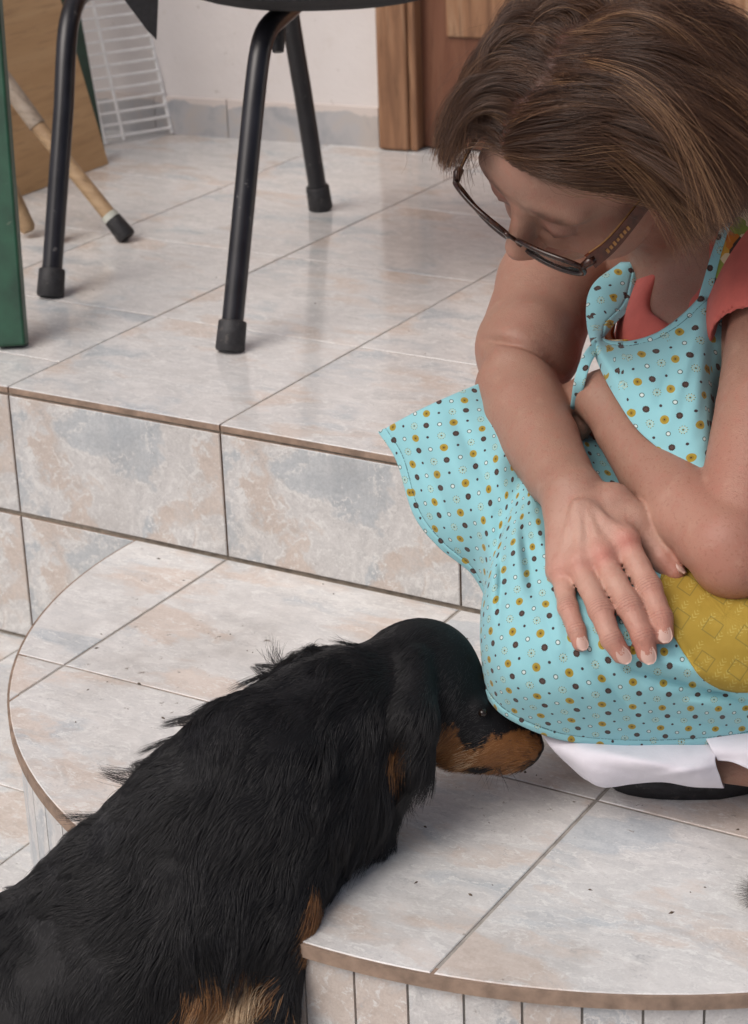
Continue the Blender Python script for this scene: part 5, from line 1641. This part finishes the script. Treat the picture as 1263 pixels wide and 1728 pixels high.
# coat: strands combed tailwards and down
fa = dv_[df_]
ar = np.linalg.norm(np.cross(fa[:, 2] - fa[:, 0], fa[:, 3] - fa[:, 1]), axis=1)
NS = 150000
pick = rng.choice(len(df_), NS, p=ar / ar.sum())
wu, wv_ = rng.random((NS, 1)), rng.random((NS, 1))
q_ = fa[pick]
root = (q_[:, 0] * (1 - wu) + q_[:, 1] * wu) * (1 - wv_) + (q_[:, 3] * (1 - wu) + q_[:, 2] * wu) * wv_
rn_ = dn[df_[pick, 0]]
sp_ = np.array(spine)
dist = np.stack([np.linalg.norm(root - c, axis=1) for c in sp_], 1)
seg = np.diff(sp_, axis=0); seg /= np.linalg.norm(seg, axis=1)[:, None]
segx = np.vstack([seg, seg[-1:]])
wts = np.exp(-(dist / 0.07) ** 2) + 1e-6
tail = -(wts[:, :, None] * segx[None]).sum(1) / wts.sum(1)[:, None]
head_w = np.exp(-(np.linalg.norm(root - P(770, 1190, 1.92), axis=1) / 0.085) ** 4)
mz_w = np.exp(-(np.linalg.norm(root - P(835, 1245, 1.92), axis=1) / 0.058) ** 6)
ear_w = np.exp(-(np.linalg.norm(root - P(698, 1240, 1.868), axis=1) / 0.042) ** 4)
ruff_w = np.exp(-(np.linalg.norm(root - P(610, 1370, 1.885), axis=1) / 0.07) ** 4)
leg_w = sm(-root[:, 2], 0.16, 0.22)
elb_w = np.exp(-(np.linalg.norm(root - P(400, 1675, 1.79), axis=1) / 0.045) ** 4)
tail[:] = tail * (1 - mz_w[:, None]) - mz * mz_w[:, None]
grav = np.array([0, 0, -1.0])
cA = np.stack([wave(root, 60, 300 + i) for i in range(3)], 1)
cB = np.stack([wave(root, 190, 310 + i) for i in range(3)], 1)
dir_ = tail * 0.9 + grav * (0.35 + 0.9 * ear_w + 0.8 * ruff_w + 0.7 * leg_w)[:, None] + cA * (0.58 * (1 - head_w))[:, None] + cB * (0.30 * (1 - 0.8 * head_w))[:, None] - CR * (0.9 * elb_w)[:, None]
dir_ = dir_ - rn_ * (dir_ * rn_).sum(1)[:, None] * 0.8
dir_ /= np.linalg.norm(dir_, axis=1)[:, None] + 1e-9
ln = 0.026 * (0.7 + 0.5 * rng.random(NS)) * (1 - 0.62 * head_w) * (1 - 0.55 * mz_w) * (1 - 0.45 * leg_w * (1 - elb_w)) * (1 + 0.9 * ear_w + 0.9 * ruff_w + 0.9 * elb_w) * (1 + 0.35 * wave(root, 50, 333))
ln = np.clip(ln, 0.003, 0.06)
lift = (0.32 * (1 - 0.7 * head_w) * (1 + 0.4 * wave(root, 90, 341)))[:, None]
KD = 7
pts = [root]
p_ = root.copy(); d_ = dir_ + rn_ * lift * 1.5; d_ /= np.linalg.norm(d_, axis=1)[:, None]
for k_ in range(1, KD):
    s_ = k_ / (KD - 1)
    d_ = d_ + grav * 0.10 - rn_ * lift * 0.35 + cB * (0.12 * (1 - head_w))[:, None] * math.sin(3.0 * s_ + 1) + rng.normal(size=(NS, 3)) * 0.05
    d_ /= np.linalg.norm(d_, axis=1)[:, None]
    p_ = p_ + d_ * (ln / (KD - 1))[:, None]
    pts.append(p_)
fur = np.stack(pts, 1)
# strands of neighbouring roots draw together into locks
cellk = np.floor((root + cA * 0.006) / 0.0115).astype(np.int64)
hk_ = cellk[:, 0] * 1000003 + cellk[:, 1] * 10007 + cellk[:, 2]
_, inv = np.unique(hk_, return_inverse=True)
cnt = np.bincount(inv)
tipm_ = np.stack([np.bincount(inv, fur[:, -1, a]) / cnt for a in range(3)], 1)[inv]
cw = (np.linspace(0, 1, KD) ** 1.4)[None, :, None] * (0.62 * (1 - 0.8 * head_w) * (rng.random(NS) < 0.85))[:, None, None]
fur = fur + (tipm_ - fur[:, -1])[:, None, :] * cw
jit = rng.normal(size=NS) * 0.34
tn = is_tan(root, jit)
rad_ = np.linspace(0.00017, 0.00006, KD)
tb_ = np.clip(0.35 + 0.25 * cB[:, 0] + rng.normal(size=NS) * 0.2, 0, 1)
o = hair_obj('black_coat', fur[~tn], rad_, M['fur_black'], dog, tb_[~tn])
pale = np.clip(tb_ + 0.65 * elb_w + 0.40 * np.exp(-(np.linalg.norm(root - P(795, 1290, 1.9), axis=1) / 0.024) ** 2) - 0.38 * np.exp(-(np.linalg.norm(root - P(868, 1238, 1.9), axis=1) / 0.028) ** 2), 0, 1)
o = hair_obj('tan_coat', fur[tn], rad_, M['fur_tan'], dog, pale[tn])
o['label'] = 'tan markings on muzzle, neck and leg'
# loose longer hairs and tufts along the back
ok_ = np.where((head_w < 0.25) & (np.abs(rn_ @ CB) < 0.30) & (rn_ @ CU > 0.35))[0]
seeds_ = rng.choice(ok_, 44)
from_ = []
for s0_ in seeds_:
    dd_ = np.linalg.norm(root[ok_] - root[s0_], axis=1)
    from_.append(ok_[np.argsort(dd_)[:int(40 + 110 * rng.random())]])
ii = np.concatenate(from_); gi = np.concatenate([np.full(len(a), i) for i, a in enumerate(from_)])
gd_ = rng.normal(size=(44, 3)) * 0.40
st_d = tail[ii] * 1.0 + rn_[ii] * 0.30 + gd_[gi] + rng.normal(size=(len(ii), 3)) * 0.08
st_d /= np.linalg.norm(st_d, axis=1)[:, None]
sp2 = [root[ii]]; d2 = st_d.copy(); p2 = root[ii].copy()
l2 = 0.036 * (0.35 + 0.8 * rng.random(44))[gi] * (0.8 + 0.3 * rng.random(len(ii)))
cen_ = np.stack([root[a].mean(0) for a in from_])[gi]
for k_ in range(1, KD):
    d2 = d2 + grav * 0.10 + gd_[gi] * 0.15; d2 /= np.linalg.norm(d2, axis=1)[:, None]
    p2 = p2 + d2 * (l2 / (KD - 1))[:, None]
    sp2.append(p2 + (cen_ - root[ii]) * (k_ / (KD - 1)) ** 1.5 * 0.7)
hair_obj('loose_coat', np.stack(sp2, 1), np.linspace(0.00015, 0.00005, KD), M['fur_black'], dog, np.clip(0.5 + 0.3 * rng.normal(size=len(ii)), 0, 1))
# tan and cream feathering on the back of the near foreleg
nf = 2600
fs_ = rng.random(nf); lk_ = np.floor(fs_ * 16)
lo2 = np.random.default_rng(4).normal(size=(17, 3))[lk_.astype(int)]
fr0 = np.array([P(436 - 34 * s_ + 10 * q, 1640 + 85 * s_, 1.775) for s_, q in zip(fs_, rng.normal(size=nf))]) + rng.normal(size=(nf, 3)) * 0.004
fd_ = -CR * 0.95 + CU * 0.15 + CB * 0.35 + lo2 * 0.22 + rng.normal(size=(nf, 3)) * 0.08
fp2 = [fr0]; pp_ = fr0.copy(); fl_ = 0.040 * (0.55 + 0.5 * rng.random(nf))
for k_ in range(1, KD):
    fd_ = fd_ + grav * 0.30 + lo2 * 0.06; fd_ /= np.linalg.norm(fd_, axis=1)[:, None]
    pp_ = pp_ + fd_ * (fl_ / (KD - 1))[:, None]; fp2.append(pp_)
ft_ = hair_obj('leg_feathering', np.stack(fp2, 1), np.linspace(0.00018, 0.00006, KD), M['fur_tan'], dog, np.clip(0.62 + 0.22 * lo2[:, 0] + 0.15 * rng.normal(size=nf), 0, 1))
ft_['label'] = 'cream and tan feathering on the near foreleg'
# eye and nose
# whiskers
wk_ = []
for q in range(14):
    w0 = P(845 + rng.normal() * 16, 1290 + rng.normal() * 4, 1.91)
    wd0 = -CU * 0.5 + CB * 0.5 + CR * rng.normal() * 0.5 + rng.normal(size=3) * 0.2; wd0 /= np.linalg.norm(wd0)
    wk_.append([w0 + wd0 * 0.022 * s_ + grav * 0.006 * s_ * s_ for s_ in np.linspace(0, 1, KD)])
hair_obj('whiskers', np.array(wk_), np.linspace(0.00014, 0.00004, KD), M['fur_black'], dog, np.full(14, 0.5))
M['eye'] = plain('dark_eye', (0.012, 0.007, 0.005), 0.05, 40, 0.1, 0.0)
def ball(name, c, axes, rad, mat, parent, nu_=20, nv_2=14):
    v, f = [], []
    for i in range(nv_2 + 1):
        for j in range(nu_):
            a, b_ = math.pi * i / nv_2, 2 * math.pi * j / nu_
            v.append(c + axes[0] * rad[0] * math.sin(a) * math.cos(b_) + axes[1] * rad[1] * math.sin(a) * math.sin(b_) + axes[2] * rad[2] * math.cos(a))
    for i in range(nv_2):
        for j in range(nu_):
            f.append([i * nu_ + j, i * nu_ + (j + 1) % nu_, (i + 1) * nu_ + (j + 1) % nu_, (i + 1) * nu_ + j])
    return mesh_obj(name, v, f, mat, parent, True)
ball('eye', P(815, 1203, 1.8855), (CR, CU, CB), (0.0040, 0.0036, 0.0040), M['eye'], dog)
ball('nose', P(899, 1252, 1.924), (mz, CU, CB), (0.011, 0.011, 0.013), M['rubber'], dog)

# dark furry tip at the right edge
tl0 = onz(1290, 1530, -H1) + np.array([0, 0, 0.03])
tailob = empty('animal_tail', onz(1300, 1540, -H1), 'dark grey furry tail tip poking in low at the right edge of the step', 'tail')
a1_ = onz(1290, 1530, -H1) + np.array([0, 0, 0.014]); a0_ = a1_ + np.array([CR[0], CR[1], 0]) * 0.26 + np.array([0, 0, 0.006])
FT = Field(np.minimum(a0_, a1_) - 0.04, np.maximum(a0_, a1_) + 0.04, 0.003)
FT.cone(a0_, a1_, 0.016, 0.006, 0.01)
v_, f_ = FT.mesh()
to = fast_mesh('tail_core', v_, f_, M['dogskin'], tailob)
set_color(to, 'coat', np.tile(np.array([0.03, 0.027, 0.026]), (len(v_), 1)))
tn_ = vnormals(to)
ii = rng.integers(0, len(v_), 14000)
ax_ = (a1_ - a0_) / np.linalg.norm(a1_ - a0_)
dd_ = tn_[ii] * 0.6 + ax_ * 0.9 + rng.normal(size=(14000, 3)) * 0.2
tp = np.stack([v_[ii] + dd_ * 0.012 * s_ for s_ in np.linspace(0, 1, 5)], 1)
hair_obj('tail_fur', tp, np.linspace(0.00016, 0.00005, 5), M['fur_grey'], tailob, np.full(14000, 0.6))
